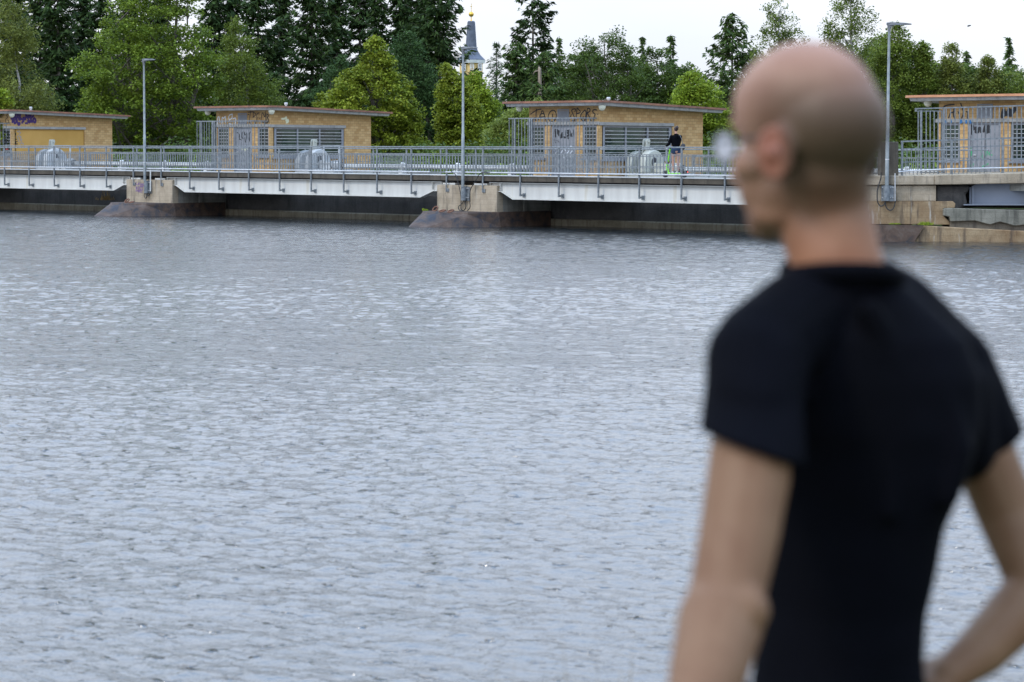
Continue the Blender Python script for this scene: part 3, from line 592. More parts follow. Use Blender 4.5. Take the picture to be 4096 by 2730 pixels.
    lv.tube([(U(3.28),7.08,3.38),(U(3.62),7.08,3.38)],.05,10).tube([(U(3.28),7.03,3.1),(U(3.62),7.03,3.1)],.04,10)
    lv.build('lever_arm',mt if k==0 else 'machine_beige',h,bevel=.012)
    MB().box(U(2.9),U(5.55),6.35,7.65,1.947,2.115).build('base_frame',mt,h,bevel=.01)
    MB().tube([(U(4.85),7,2.32),(U(4.95),7,2.32),(U(5.3),7,2.32),(U(5.38),7,2.32)],[.12,.2,.2,.15],14).box(U(4.1),U(4.85),6.8,7.2,2.14,2.5).build('motor',mt,h,smooth=True)
    MB().tube([(U(5.4),7,2.29),(U(5.52),7,2.29)],.16,12).tube([(U(5.52),7,2.27),(U(5.6),7,2.27)],.13,12).build('coupling','dark',h)
    if k<1:
        s_=thing('drive_shaft',(U(12),7,2.26),{-2:'white horizontal shaft tube left of the second hut',-1:'white horizontal shaft tube between second and third hut',0:'white horizontal shaft tube right of the rider'}[k],'drive shaft','white shaft tubes between the huts')
        MB().tube([(U(5.6),7,2.265),(U(18.95)+(.2 if k==-2 else 0),7,2.265)],.107,14).build('tube','pipe',s_,smooth=True)
        for q,w_ in ((9.5,1),(13.0,1),(16.3,0)):
            MB().box(U(q-.12),U(q+.12),6.85,7.15,1.7,2.13).tube([(U(q-.07),7,2.265),(U(q+.07),7,2.265)],.135,14).ball((U(q),7,2.39),(.14,.08,.07)).build('bearing_bracket','pipe',s_)
        gr=thing('guard_rail',(U(8),8.6,1.95),{-2:'small grey guard rail behind the shaft at left hut',-1:'small grey guard rail behind the shaft at second hut',0:'small pale guard rail behind the scooter rider'}[k],'guard rail','small guard rails beside the huts')
        MB().box(U(4.7),U(9.6),8.57,8.63,2.78,2.83).box(U(4.7),U(9.6),8.58,8.62,2.45,2.48).box(U(4.7),U(9.6),8.58,8.62,2.02,2.05).build('rails','galv',gr)
        for q in (4.7,6.3,7.9,9.56): MB().box(U(q),U(q+.05),8.57,8.63,1.95,2.78).build('post','galv',gr)
        gf=MB().box(U(5.75),U(5.81),5.55,5.61,1.95,3.2).box(U(5.75),U(5.81),6.5,6.56,1.95,3.2).box(U(5.75),U(5.81),5.61,6.5,3.14,3.2).box(U(5.75),U(5.81),5.61,6.5,2.45,2.5).build('gate_frame','machine',gr)
    # security cage in front of the door
    if k<1:
        f=thing('security_fence',(U(.5),4.15,2.0),{-2:'barred security fence at the left edge hut',-1:'barred security fence before the door of the second hut',0:'barred security fence before the door with the black and white tags'}[k],'security fence','barred fences in front of the hut doors')
        MB().box(U(-1.58),U(2.42),4.12,4.18,4.31,4.36).box(U(2.36),U(2.42),4.18,5.15,4.31,4.36).build('frame_rail','galv',f); MB().box(U(-1.58),U(2.42),4.13,4.17,2.10,2.14).build('bottom_rail','galv',f)
        for q in (-1.26,-.40,-.28): MB().box(U(q),U(q+.07),4.11,4.18,1.95,4.31).build('post','galv',f)
        b=MB()
        for i in range(30):
            x=-1.55+i*.178
            if x<2.42: b.box(U(x-.013),U(x+.013),4.137,4.163,2.14,4.31)
        for v in (4.35,4.55,4.75,4.95): b.box(U(2.377),U(2.403),v-.013,v+.013,2.14,4.31)
        b.build('bars','galv',f)
for k,l,kd in ((-2,'yellow brick hut at the left edge with purple writing and a plain ochre panel','panel'),(-1,'second yellow brick hut from the left with wide barred window','window'),(0,'yellow brick hut beside the scooter rider with large black letters above its door','window'),(1,'yellow brick hut at the right edge with bright copper roof edge and green scrawl','window')): hut(k,l,kd)
# ---------------------------------------------------------------- right abutment (faces the viewer)
def ab(mb,poly,d0,d1,D0=82.0):
    fr=[PD(x,y,D0+d0) for x,y in poly]; n=len(poly); bk=[p+FWD*(d1-d0) for p in fr]
    return mb.add(fr+bk,[tuple(range(n)),tuple(range(2*n-1,n-1,-1))]+[(i,i+n,(i+1)%n+n,(i+1)%n) for i in range(n)])
R4=lambda x0,y0,x1,y1:[(x0,y0),(x1,y0),(x1,y1),(x0,y1)]
at=thing('bridge_abutment',PD(3700,960,83),'stained concrete abutment at right with ochre wall and grey ledge','abutment')
ab(MB(),[(3300,705),(3738,703),(3738,740),(3300,742)],0,6).build('slab_edge','conc',at,bevel=.02)
ab(MB(),[(3739,701),(4400,685),(4400,730),(3739,740)],-.05,6).build('slab_edge','conc',at,bevel=.02)
ab(MB(),R4(3300,743,3744,805),.12,1.5).build('upper_wall','conc',at,bevel=.01)
ab(MB(),[(3744,743),(4400,737),(4400,838),(3744,830)],1.2,2.2).build('recess_wall','rock',at)
ab(MB(),[(3744,743),(3880,742),(3876,765),(3862,775),(3870,820),(3836,838),(3744,830)],.35,1.2).build('broken_stone','rock',at,bevel=.05)
ab(MB(),[(3300,806),(3770,806),(3770,806),(3812,806),(3822,815),(3820,832),(3772,834),(3772,860),(3810,900),(3300,897)],.05,1.5).build('stained_wall','ochre_conc',at,bevel=.015)
ab(MB(),[(3774,836),(3800,833),(3950,838),(4400,848),(4400,892),(4160,892),(4060,905),(4000,888),(3960,900),(3900,884),(3802,887),(3798,868),(3774,864)],-.12,1.6).build('ledge','ledge',at,bevel=.02)
ab(MB(),[(3800,870),(4400,880),(4400,1000),(3800,1000)],.0,1.6).build('lower_stone','conc_low',at,bevel=.02)
ab(MB(),[(3698,904),(3810,910),(4100,925),(4400,930),(4400,1010),(3640,1010),(3660,969)],-.35,1.4).build('footing','ochre_conc',at,bevel=.03)
ab(MB(),[(3300,900),(3697,902),(3655,972),(3640,1010),(3300,1010)],-.5,-.36).build('steel_nose','nose',at)
gd=thing('grey_girder',PD(4000,820,83),'blue-grey steel girder on the abutment at the right edge','girder')
ab(MB(),[(3878,752),(3905,738),(4400,732),(4400,817),(3878,817)],.45,.50).build('web','girder_grey',gd)
ab(MB(),[(3855,818),(4400,818),(4400,822),(3855,822)],.2,.8).build('flange','girder_grey',gd); ab(MB(),R4(3890,745,3894,817),.25,.45).build('stiffener','girder_grey',gd)
cp=tag(reorigin(ab(MB(),R4(3524,568,3594,706),.18,.9).build('concrete_post','conc_edge',bevel=.02)),'square weathered concrete post behind the right lamp post','concrete post')
def abrail(label):
    t=thing('bridge_railing',PD(3850,700,82.3),label,'railing'); dd=.35
    def bar(x0,y0,x1,y1,h,w,nm,mt,r=False): return ab(MB(),[(x0,y0-h/2),(x1,y1-h/2),(x1,y1+h/2),(x0,y0+h/2)],dd-w/2,dd+w/2).build(nm,mt,t)
    X0,X1=3604,4330; sl=-.031; Y=lambda y0,x:y0+sl*(x-X0)
    bar(X0,567,X1,Y(567,X1),6,.06,'top_rail','galv'); bar(X0,597,X1,Y(597,X1),4,.04,'middle_rail','galv_dark'); bar(X0,650,X1,Y(650,X1),4,.04,'lower_rail','galv_dark')
    for x in (3609,3808,4011,4215): ab(MB(),[(x-4,Y(569,x)),(x+4,Y(569,x)),(x+4,703-(x-3604)*.02),(x-4,703-(x-3604)*.02)],dd-.04,dd+.04).build('post','galv',t)
    b=MB(); x=3628
    while x<4320:
        if min(abs(x-q) for q in (3609,3808,4011,4215))>8: ab(b,[(x-1.6,Y(599,x)),(x+1.6,Y(599,x)),(x+1.6,Y(682,x)),(x-1.6,Y(682,x))],dd-.012,dd+.012)
        x+=17.6
    b.build('balusters','galv',t)
    pts=[PD(3592,689,82.25),PD(3650,684,82.25),PD(3800,677,82.25),PD(4011,672.5,82.25),PD(4330,664,82.25)]
    MB().tube(pts,.026,8).build('conduit','galv_light',t,smooth=True)
abrail('railing at right rising over the abutment in front of the right hut')
def abfence():
    t=thing('security_fence',PD(3850,560,84.2),'tall barred security fence at right in front of the copper-edged hut','security fence','barred fences in front of the hut doors'); D0=84.6
    Y=lambda y0,x:y0-.0295*(x-3660)
    def bar(x0,y0,x1,y1,h,w,nm): return ab(MB(),[(x0,y0-h/2),(x1,y1-h/2),(x1,y1+h/2),(x0,y0+h/2)],-w/2,w/2,D0).build(nm,'galv',t)
    bar(3660,436,4330,Y(436,4330),5.5,.06,'top_rail')
    fr=MB(); ab(fr,R4(3660,439,3667,447),-.02,.02,D0); ab(fr,R4(3667,443,3769,447),-.02,.02,D0+.3); ab(fr,R4(3765,447,3769,692),-.02,.02,D0+.3); ab(fr,R4(3688,688,3765,692),-.02,.02,D0+.3); fr.build('gate_frame','galv',t)
    for x in (3685,3776): ab(MB(),R4(x-4,437 if x>3700 else 442,x+4,694),-.04,.04,D0).build('post','galv',t)
    b=MB(); x=3673
    while x<4320:
        if abs(x-3685)>6 and abs(x-3776)>7: ab(b,R4(x-1.9,Y(438,x) if x>3776 else 445,x+1.9,690),-.016,.016,D0)
        x+=17.7 if x>3776 else 16
    b.build('bars','galv',t)
abfence()
def dcable(pts,dd,lab,r=.02,mt='cable',nm='cable',cat='cable'):
    mb=MB(); mb.tube([PD(x,y,82+dd) for x,y in pts],r,8); return tag(reorigin(mb.build(nm,mt,smooth=True)),lab,cat)
dcable(smoothpts([(3525,690),(3523,715),(3510,760),(3510,805),(3522,825),(3535,820),(3541,808)]),-.12,'black cable hanging in a loop left of the right lamp post')
dcable(smoothpts([(3541,806),(3545,830),(3560,842),(3575,832),(3581,805)]),-.1,'black cable loop under the bracket of the right lamp post')
dcable([(3580,694),(3580,806)],-.06,'upright white conduit right of the right lamp post',.02,'galv_light','conduit_pipe','conduit')
# ---------------------------------------------------------------- church tower far behind
def church():
    Z=700.; c=PD(1884,600,Z); cx,cy=c.x,c.y; zz=lambda y:PD(1884,y,Z).z; m=Z/F
    t=thing('church_tower',(cx,cy,1.5),'distant church tower with slate-blue spire, gilded ball and cross above yellow walls','church tower')
    def ring(r,z,n=8,a0=math.pi/8): return [(cx+r*math.cos(a0+i*2*math.pi/n),cy+r*math.sin(a0+i*2*math.pi/n),z) for i in range(n)]
    MB().loft([ring(59*m,zz(241)),ring(55*m,zz(236)),ring(40*m,zz(222)),ring(29*m,zz(205)),ring(24*m,zz(192)),ring(16.5*m,zz(90)),ring(13*m,zz(85))]).build('spire','slate',t)
    MB().loft([ring(54*m,zz(254),24),ring(58*m,zz(241.5),24)]).build('cornice','white',t)
    MB().loft([ring(46*m,1.5,24),ring(46*m,zz(254.2),24)]).build('tower_wall','tower',t)
    for dx in (-30,4,36):
        q=PD(1884+dx,270,Z-46*m*.97); w=MB()
        w.add([q+RIGHT*a*m+UP*b*m for a,b in ((-6,-12),(6,-12),(6,12),(-6,12))]+[q+RIGHT*a*m+UP*b*m+FWD*3 for a,b in ((-6,-12),(6,-12),(6,12),(-6,12))],[(0,1,2,3),(4,7,6,5),(0,4,5,1),(1,5,6,2),(2,6,7,3),(3,7,4,0)])
        w.build('window','glass',t)
        w=MB()
        for a0,a1,b0,b1 in ((-8,-5.5,-14,14),(5.5,8,-14,14),(-8,8,12,14.5),(-8,8,-14,-12),(-.8,.8,-12,12),(-6,6,-1,1),(-6,6,5,6.3)):
            f=[q+RIGHT*a*m+UP*b*m-FWD*.3 for a,b in ((a0,b0),(a1,b0),(a1,b1),(a0,b1))]; w.add(f+[p+FWD*.25 for p in f],[(0,1,2,3),(4,7,6,5),(0,4,5,1),(1,5,6,2),(2,6,7,3),(3,7,4,0)])
        w.build('window_frame','white',t)
    b=MB().ball((cx,cy,zz(58)),10.5*m,16,10); b.tube([(cx,cy,zz(85)),(cx,cy,zz(76)),(cx,cy,zz(68))],[4*m,1.5*m,2*m],8); b.build('ball','gold',t,smooth=True)
    x=MB().tube([(cx,cy,zz(48)),(cx,cy,zz(15))],1.1*m,6); f=RIGHT*4.5*m; x.tube([Vector((cx,cy,zz(27)))-f,Vector((cx,cy,zz(27)))+f],1.0*m,6); x.build('cross','gold',t)
church()
# bird
def bird():
    c=PD(3876,105,190); mb=MB(); d=(RIGHT*.8+UP*.35).normalized()
    mb.tube([c-d*.17,c-d*.06,c+d*.08,c+d*.15,c+d*.19],[.008,.035,.045,.03,.008],8)
    w=(FWD*.8+UP*.5).normalized()
    for s in (-1,1):
        ww=(FWD*s*.9+UP*.35).normalized(); mb.add([c+d*.07,c-d*.05,c-d*.12+ww*.26,c+d*.02+ww*.17,c+d*.07+UP*.012,c-d*.05+UP*.012,c-d*.12+ww*.26+UP*.005,c+d*.02+ww*.17+UP*.01],[(0,1,2,3),(4,7,6,5),(0,4,5,1),(1,5,6,2),(2,6,7,3),(3,7,4,0)])
    tag(reorigin(mb.build('bird','dark')),'tiny dark bird flying in the white sky at upper right','bird')
bird()
# ================================================================ vegetation
def quads(name,C,A,Bv,tint,mat,parent,loc):
    """C centres, A/B half-axis vectors (N,3): one small leaf-shaped face per entry"""
    C=C-np.array(loc); n=len(C); V=np.empty((n,4,3),dtype=np.float32)
    V[:,0]=C-A; V[:,1]=C+Bv; V[:,2]=C+A; V[:,3]=C-Bv
    me=bpy.data.meshes.new(name); me.vertices.add(n*4); me.vertices.foreach_set('co',V.ravel())
    me.loops.add(n*4); me.loops.foreach_set('vertex_index',np.arange(n*4,dtype=np.int32))
    me.polygons.add(n); me.polygons.foreach_set('loop_start',np.arange(0,n*4,4,dtype=np.int32)); me.update(calc_edges=True)
    at=me.attributes.new('tint','FLOAT','FACE'); at.data.foreach_set('value',np.asarray(tint,dtype=np.float32))
    me.materials.append(mat); o=bpy.data.objects.new(name,me); COL.objects.link(o)
    if parent is not None: o.parent=parent
    else: o.location=loc
    return o
def unit(a): return a/np.linalg.norm(a,axis=1,keepdims=True)
def randleaf(n,l,w,up=.5,droop=0):
    nr=RNG.normal(size=(n,3)); nr[:,2]=np.abs(nr[:,2])+up; nr=unit(nr)
    t=RNG.normal(size=(n,3)); t[:,2]-=droop*2; t=t-nr*(t*nr).sum(1,keepdims=True); t=unit(t); b=np.cross(nr,t)
    s=RNG.uniform(.65,1.25,(n,1)); return t*l*s,b*w*s
RN,FN=np.array(RIGHT),np.array(FWD)
def broadleaf(name,outline,Z,mat,label,cat='tree',group=None,clumps=120,per=120,rc=.55,leaf=(.10,.055),droop=0,bark='bark',trunks=((0,.0),),depth=.8,flat=.6,lean=None,ybase=None,tr=.16,fill=.36,limbs=26):
    ys=np.array([o[0] for o in outline],float); xl=np.array([o[1] for o in outline],float); xr=np.array([o[2] for o in outline],float)
    zs=np.array([PD(2048,y,Z).z for y in ys]); 
    m=Z/F
    # crown profile in metres
    cx=(xl+xr)/2; hw=(xr-xl)/2*m
    base=PD(cx[-1],600,Z); off=(cx-cx[-1])*m
    gz=1.35; loc=(base.x,base.y,gz)
    T=thing(name,loc,label,cat,group)
    w=hw+.15; gr=np.linspace(0,1,200); zz=zs[0]+(zs[-1]-zs[0])*gr; order=np.argsort(zs)
    wi=np.interp(zz,zs[order],w[order]); cdf=np.cumsum(wi*np.sqrt(wi)); cdf/=cdf[-1]
    z=np.interp(RNG.uniform(size=clumps),cdf,zz); hwz=np.interp(z,zs[order],hw[order]); ofz=np.interp(z,zs[order],off[order])
    r=RNG.uniform(size=clumps)**fill; a=RNG.uniform(0,2*np.pi,clumps)
    rcs=rc*RNG.uniform(.6,1.3,clumps); rcs=np.minimum(rcs,.25+hwz*.5)
    k=np.maximum(hwz-rcs*.4,0.02)
    P=np.array([base.x,base.y,0])+RN*(ofz+np.cos(a)*r*k)[:,None]+FN*(np.sin(a)*r*k*depth)[:,None]; P[:,2]=z-rcs*.25
    n=clumps*per; ci=np.repeat(np.arange(clumps),per)
    d=unit(RNG.normal(size=(n,3)))*(RNG.uniform(size=(n,1))**.45); d[:,2]*=flat
    outv=P-np.array([base.x,base.y,0]); outv[:,2]=0
    L=P[ci]+d*rcs[ci][:,None]*1.15; L[:,2]-=droop*RNG.uniform(size=n)**2*1.2+.12*np.abs(d[:,0])
    A,Bv=randleaf(n,leaf[0],leaf[1],.6,droop)
    ct=RNG.uniform(0,1,clumps); tint=np.clip(.35*ct[ci]+.65*RNG.uniform(size=n)+.15*d[:,2],0,1)
    quads('crown',L,A,Bv,tint,LF[mat],T,loc)
    tb=MB(); top=zs.max()
    for tx,hh in trunks:
        b0=np.array([base.x,base.y,0])+RN*tx*.3; b1=b0+RN*tx
        pts=[]; H_=(top-gz)*(.93-hh)
        for i in range(9):
            q=i/8; zc=gz-.3+H_*q; of=np.interp(zc,zs[order],off[order])*q
            p=b0+(b1-b0)*min(1,q*1.6)+RN*(of+math.sin(q*7+tx*3)*.12*q)+FN*math.cos(q*5+tx)*.15*q; pts.append((p[0],p[1],zc))
        tb.tube(pts,[tr*(1-.85*i/8)+.012 for i in range(9)],7)
    axis=np.array([base.x,base.y,0])
    for i in RNG.choice(clumps,min(limbs,clumps),replace=False):
        e=P[i]; z0=max(gz+.8,e[2]-np.linalg.norm(e[:2]-axis[:2])*.7-.5); q=(z0-gz)/(top-gz)
        tx=trunks[i%len(trunks)][0]; s=axis+RN*(tx+np.interp(z0,zs[order],off[order])*max(0,min(1,q))); s[2]=z0
        mid=(s+e)/2+np.array([0,0,.15]); tb.tube([tuple(s),tuple(mid),tuple(e)],[tr*.38*(1-.6*q),tr*.25*(1-.6*q),.012],5)
    tb.build('trunk',bark,T,smooth=True); return T
def conifer(name,x,yt,Z,hw,label,mat='spruce',group=None,dens=1.0,yb=620,start=0.0,droop=.35,step=.36,sparse=0,shape=.85,jag=.45,nl=.2,nw=.06,tr=.13,bare=.12):
    base=PD(x,600,Z); top=PD(x,yt,Z).z; gz=1.35; m=Z/F; R0=hw*m; loc=(base.x,base.y,gz); T=thing(name,loc,label,'tree',group)
    Hh=top-gz; C=[];A=[];Bv=[];tb=MB()
    tb.tube([(base.x,base.y,gz-.3),(base.x,base.y,gz+Hh*.5),(base.x,base.y,top)],[tr,tr*.6,.015],7)
    z=gz+Hh*start; bx=np.array([base.x,base.y,0])
    while z<top-.1:
        t=(z-gz)/Hh; nb=int(RNG.integers(5,8)); Rz=R0*(1-t)**shape*RNG.uniform(1-jag*.5,1.08)
        for i in range(nb):
            if RNG.uniform()<sparse*.3: continue
            a=RNG.uniform(0,2*np.pi); Lb=max(.18,Rz*RNG.uniform(1-jag,1.1)); di=np.array([math.cos(a),math.sin(a),0]); sd=np.array([-di[1],di[0],0])
            dr=droop*Lb*(.4+.6*(1-t)); up=.15*Lb
            def pt(q): return bx+di*Lb*q+np.array([0,0,z+.35*t*Lb*q-dr*math.sin(q*2.2)*.8+up*q*q])
            ns=max(2,int(Lb/.17*dens)); q0=bare if not sparse else .45
            qs=q0+(1-q0)*RNG.uniform(size=ns)
            for q in qs:
                p=pt(q); nn=3 if not sparse else 4
                wd=.42*Lb*(1-q*.75)*min(1,1.4*q+.2)+.06
                for j in range(nn):
                    s=RNG.uniform(-1,1); c=p+sd*s*wd+di*RNG.uniform(-.08,.08)+np.array([0,0,-abs(s)*wd*.35-RNG.uniform(0,.16)])
                    ax=di*RNG.uniform(.2,1)+sd*s*.9+np.array([0,0,RNG.uniform(-.9,.15)]); ax/=np.linalg.norm(ax)
                    nv=RNG.normal(size=3)*.7+np.array([0,0,1.]); b=np.cross(nv,ax); b/=np.linalg.norm(b)+1e-9
                    sc=RNG.uniform(.6,1.3); C.append(c);A.append(ax*nl*sc);Bv.append(b*nw*sc)
            if Lb>.5 and (sparse or i%2==0): tb.tube([tuple(pt(0)),tuple(pt(.45)),tuple(pt(.92))],[.03,.018,.006],4,False)
        z+=step*RNG.uniform(.7,1.3)*(.55+.6*(1-t))
    C=np.array(C);A=np.array(A);Bv=np.array(Bv)
    quads('crown',C,A,Bv,RNG.uniform(size=len(C)),LF[mat],T,loc); tb.build('trunk','bark',T,smooth=True); return T
G1='tall dark spruces of the wood'
sp=[(60,-160,185,95,'spruce behind the drooping birch at the left edge'),(165,-190,180,85,'dark spruce just right of the left birch'),(238,-220,176,80,'dark spruce with a bare stretch of trunk left of the big leafy tree'),(330,-130,188,85,'dark spruce third right of the left birch'),(415,-60,184,75,'dark spruce touching the left side of the big leafy tree'),
 (520,-180,195,80,'spruce hidden behind the left half of the big leafy tree'),(640,-150,195,80,'spruce hidden behind the big leafy tree trunk'),(860,-160,188,70,'dark spruce showing between big leafy tree and grey-green birch'),(935,-120,190,66,'spruce rising above the grey-green birch top'),(1035,-190,182,88,'dark spruce right of the grey-green birch top'),(1120,-150,190,70,'dark spruce above the middle of the second hut'),(1250,-240,176,105,'tallest broad dark spruce left of the yellow-green linden'),(1345,-90,186,80,'dark spruce directly behind the top left of the linden'),(1440,-170,190,85,'dark spruce above the linden top'),(1515,-60,180,62,'dark spruce behind the tip of the linden'),(1600,-160,184,90,'dark spruce above the rounded stone pine'),(1690,-120,180,85,'second spruce left of the church spire'),(1755,-140,172,112,'dark spruce beside the church spire')]
for x,y,Z,hw,l in sp: conifer('spruce_tree',x,y,Z,hw*2.0,l,group=G1,dens=1.3,jag=.5,shape=.5,nl=.27,nw=.075,tr=.2)
broadleaf('birch_tree',[(-10,20,60),(20,0,110),(80,-60,140),(160,-100,160),(250,-150,150),(300,-160,225),(370,-160,240),(440,-160,235),(560,-120,180)],140,'birch','drooping olive-green birch filling the upper left corner',clumps=210,per=130,rc=.62,leaf=(.085,.04),droop=.45,bark='bark_birch',trunks=((-.6,.0),(.5,.2)))
broadleaf('bush',[(365,-30,20),(395,-40,48),(430,-40,60),(600,-40,40)],128,'lime','light green bush peeping over the left hut roof','bush',clumps=26,per=130,rc=.4)
broadleaf('aspen_tree',[(-120,440,800),(-40,450,830),(60,405,850),(120,370,850),(200,350,900),(260,270,910),(300,295,905),(360,330,895),(410,290,900),(470,300,880),(560,440,860),(690,440,860)],150,'aspen','big bright leafy tree with several grey stems between the first two huts',clumps=400,per=125,rc=.66,leaf=(.10,.06),trunks=((.9,.0),(-1.2,.15),(2.0,.2),(-2.4,.35)),tr=.26,limbs=70,fill=.45)
broadleaf('birch_tree',[(70,930,965),(110,900,1000),(170,880,1040),(240,860,1085),(310,850,1130),(380,850,1150),(430,860,1150),(600,860,1120)],158,'birch2','soft grey-green birch behind the second hut roof',clumps=210,per=130,rc=.6,leaf=(.08,.042),droop=.35,bark='bark_birch')
broadleaf('linden_tree',[(140,1498,1512),(170,1465,1530),(215,1445,1560),(260,1420,1590),(300,1350,1620),(345,1300,1655),(395,1265,1675),(440,1250,1690),(520,1290,1690),(580,1310,1740),(680,1310,1760)],136,'linden','cone-shaped yellow-green linden right of the second hut',clumps=520,per=95,rc=.42,leaf=(.085,.06),trunks=((0,0),),tr=.2,limbs=30,fill=.3)
broadleaf('pine_tree',[(128,1600,1650),(160,1560,1690),(220,1540,1720),(300,1530,1760),(380,1560,1790),(470,1600,1800),(600,1640,1800)],152,'pine','rounded dark stone pine between the linden and the middle lamp post',clumps=260,per=120,rc=.5,leaf=(.09,.03))
broadleaf('pine_tree',[(216,1370,1390),(250,1320,1400),(300,1300,1400),(360,1250,1390),(430,1240,1380),(600,1240,1380)],150,'pine','smaller dark pine showing left of the linden',clumps=90,per=120,rc=.45,leaf=(.09,.03))
broadleaf('linden_tree',[(242,1768,1790),(280,1750,1830),(330,1750,1880),(400,1740,1920),(500,1740,1940),(600,1740,1960),(690,1740,1960)],144,'linden','yellow-green tree left of the middle lamp post below the spire',clumps=200,per=120,rc=.5,leaf=(.085,.06))
broadleaf('linden_tree',[(285,1880,1905),(320,1850,1945),(370,1840,1975),(430,1840,2000),(500,1840,2010),(600,1840,2010),(690,1840,2010)],148,'lime','rounded green tree right of the middle lamp post below the spire',clumps=180,per=120,rc=.5,leaf=(.085,.055))
conifer('larch_tree',1985,168,175,130,'thin grey-green larch right of the church spire','larch',dens=.75,shape=.75,droop=.1,nw=.035)
conifer('spruce_tree',2130,-90,160,170,'tall half-bare spruce with open branches against the sky',dens=1.3,sparse=1,shape=.42,start=.38,step=.42,droop=.2,jag=.35,tr=.17)
conifer('spruce_tree',2065,165,158,190,'dense green spruce left of the broken trunk','spruce2',dens=1.5,shape=.5,jag=.5)
conifer('spruce_tree',2175,205,156,190,'dense green spruce behind the broken trunk','spruce2',dens=1.4,shape=.5,jag=.5)
for a in [(2235,145,185,140,'thin pointed spruce top above the third hut, left one'),(2567,148,185,140,'thin pointed spruce top above the third hut, middle one')]: conifer('spruce_tree',*a,mat='spruce2',shape=.9)
conifer('spruce_tree',2680,138,165,125,'slim pointed spruce right of the dark leafy trees',mat='spruce2',dens=1.2,shape=.75,jag=.4)
conifer('spruce_tree',2925,50,158,260,'broad spruce just left of the bald head',mat='spruce2',dens=1.35,shape=.62,jag=.35,tr=.16)
conifer('spruce_tree',2150,325,148,150,'young spruce in front of the broken trunk stub','spruce2',dens=1.6,shape=.6)
conifer('spruce_tree',2235,340,149,140,'young spruce just right of the broken trunk stub','spruce2',dens=1.6,shape=.6)
bt=thing('broken_trunk',tuple(PD(2160,600,150))[:2]+(1.35,),'pale broken trunk stub standing among the green spruces','tree stump')
p=PD(2160,350,149.5); q=PD(2158,275,149.5); w_=PD(2140,287,149.5)
mb=MB().tube([(p.x,p.y,1.3),(p.x,p.y,p.z),(q.x,q.y,q.z),(q.x-.05,q.y,q.z+.12)],[.13,.12,.10,.03],8); mb.build('trunk','deadwood',bt,smooth=True)
MB().tube([tuple(q-UP*.12),tuple(w_),tuple(w_-RIGHT*.12-UP*.15)],[.06,.04,.01],6).build('snag','deadwood',bt,smooth=True)
broadleaf('leafy_tree',[(100,2420,2500),(125,2380,2515),(150,2290,2530),(200,2260,2550),(260,2240,2600),(330,2230,2640),(400,2230,2660),(560,2230,2660)],150,'darkleaf','airy dark leafy tree above the third hut, highest there',clumps=250,per=85,rc=.5,leaf=(.085,.05),trunks=((0,0),(.9,.05),(-.9,.1)),limbs=60,tr=.11,fill=.5)
broadleaf('leafy_tree',[(190,2590,2640),(230,2540,2690),(300,2520,2740),(380,2520,2750),(560,2520,2750)],153,'darkleaf','lower dark leafy tree left of the slim pointed spruce',clumps=150,per=110,rc=.5,leaf=(.085,.05),limbs=30,tr=.1)
broadleaf('leafy_tree',[(210,2250,2300),(260,2200,2360),(330,2150,2400),(400,2150,2400),(560,2150,2400)],158,'darkleaf','dark bushy tree right of the broken trunk',clumps=150,per=110,rc=.5,leaf=(.085,.05),limbs=30,tr=.1)
broadleaf('leafy_tree',[(280,2740,2790),(320,2700,2850),(370,2680,2890),(440,2670,2920),(520,2760,2960),(690,2780,2980)],140,'lime','lime-green bushy tree behind the right end of the third hut',clumps=260,per=110,rc=.5,leaf=(.085,.05),limbs=30,tr=.1,fill=.45)
broadleaf('willow_bush',[(385,2140,2165),(440,2020,2110),(480,1960,2140),(530,1930,2150),(600,1910,2150),(700,1900,2150)],128,'willow','pale willow bush between middle lamp post and third hut','bush',clumps=170,per=120,rc=.4,leaf=(.12,.024),droop=.3)
broadleaf('birch_tree',[(-30,3090,3140),(20,3040,3170),(80,3010,3200),(150,2990,3230),(240,2980,3260),(600,2980,3260)],150,'birch2','slender birch rising left above the bald head',clumps=190,per=85,rc=.42,leaf=(.08,.042),droop=.3,bark='bark_birch',fill=.55,limbs=40)
broadleaf('birch_tree',[(-120,3340,3440),(-40,3310,3460),(50,3290,3500),(120,3270,3500),(200,3260,3560),(400,3260,3580),(640,3260,3580)],150,'birch2','tall birch rising above the bald head on the right',clumps=300,per=95,rc=.48,leaf=(.08,.042),droop=.35,bark='bark_birch',fill=.5,limbs=40)
rg=[([(85,3560,3600),(130,3520,3640),(190,3480,3660),(300,3470,3670),(450,3470,3670),(690,3470,3680)],'birch2','leafy tree around the right lamp post head',210,.5),
 ([(148,3680,3700),(190,3650,3720),(250,3630,3740),(350,3620,3760),(690,3620,3760)],'birch2','pointed leafy tree right of the right lamp post',170,.48),
 ([(128,3775,3790),(170,3768,3815),(220,3755,3850),(280,3740,3880),(360,3720,3890),(690,3720,3900)],'birch','olive birch with narrow tip above the right hut',220,.46),
 ([(215,3935,3965),(260,3900,3990),(320,3880,4020),(420,3880,4030),(690,3880,4030)],'birch','shorter olive tree before the last spruce at right',160,.46),
 ([(265,4040,4110),(300,4000,4180),(380,3980,4200),(690,3980,4200)],'birch2','leafy tree at the right edge above the copper roof',170,.48)]
for ol,mt,l,c,rc_ in rg: broadleaf('leafy_tree',ol,142,mt,l,group='leafy trees at the right',clumps=c,per=115,rc=rc_,leaf=(.08,.045),droop=.2,limbs=26,tr=.1,fill=.42)
conifer('spruce_tree',4030,150,162,120,'open spruce standing above the right hut',mat='spruce2',dens=1.0,shape=.8)
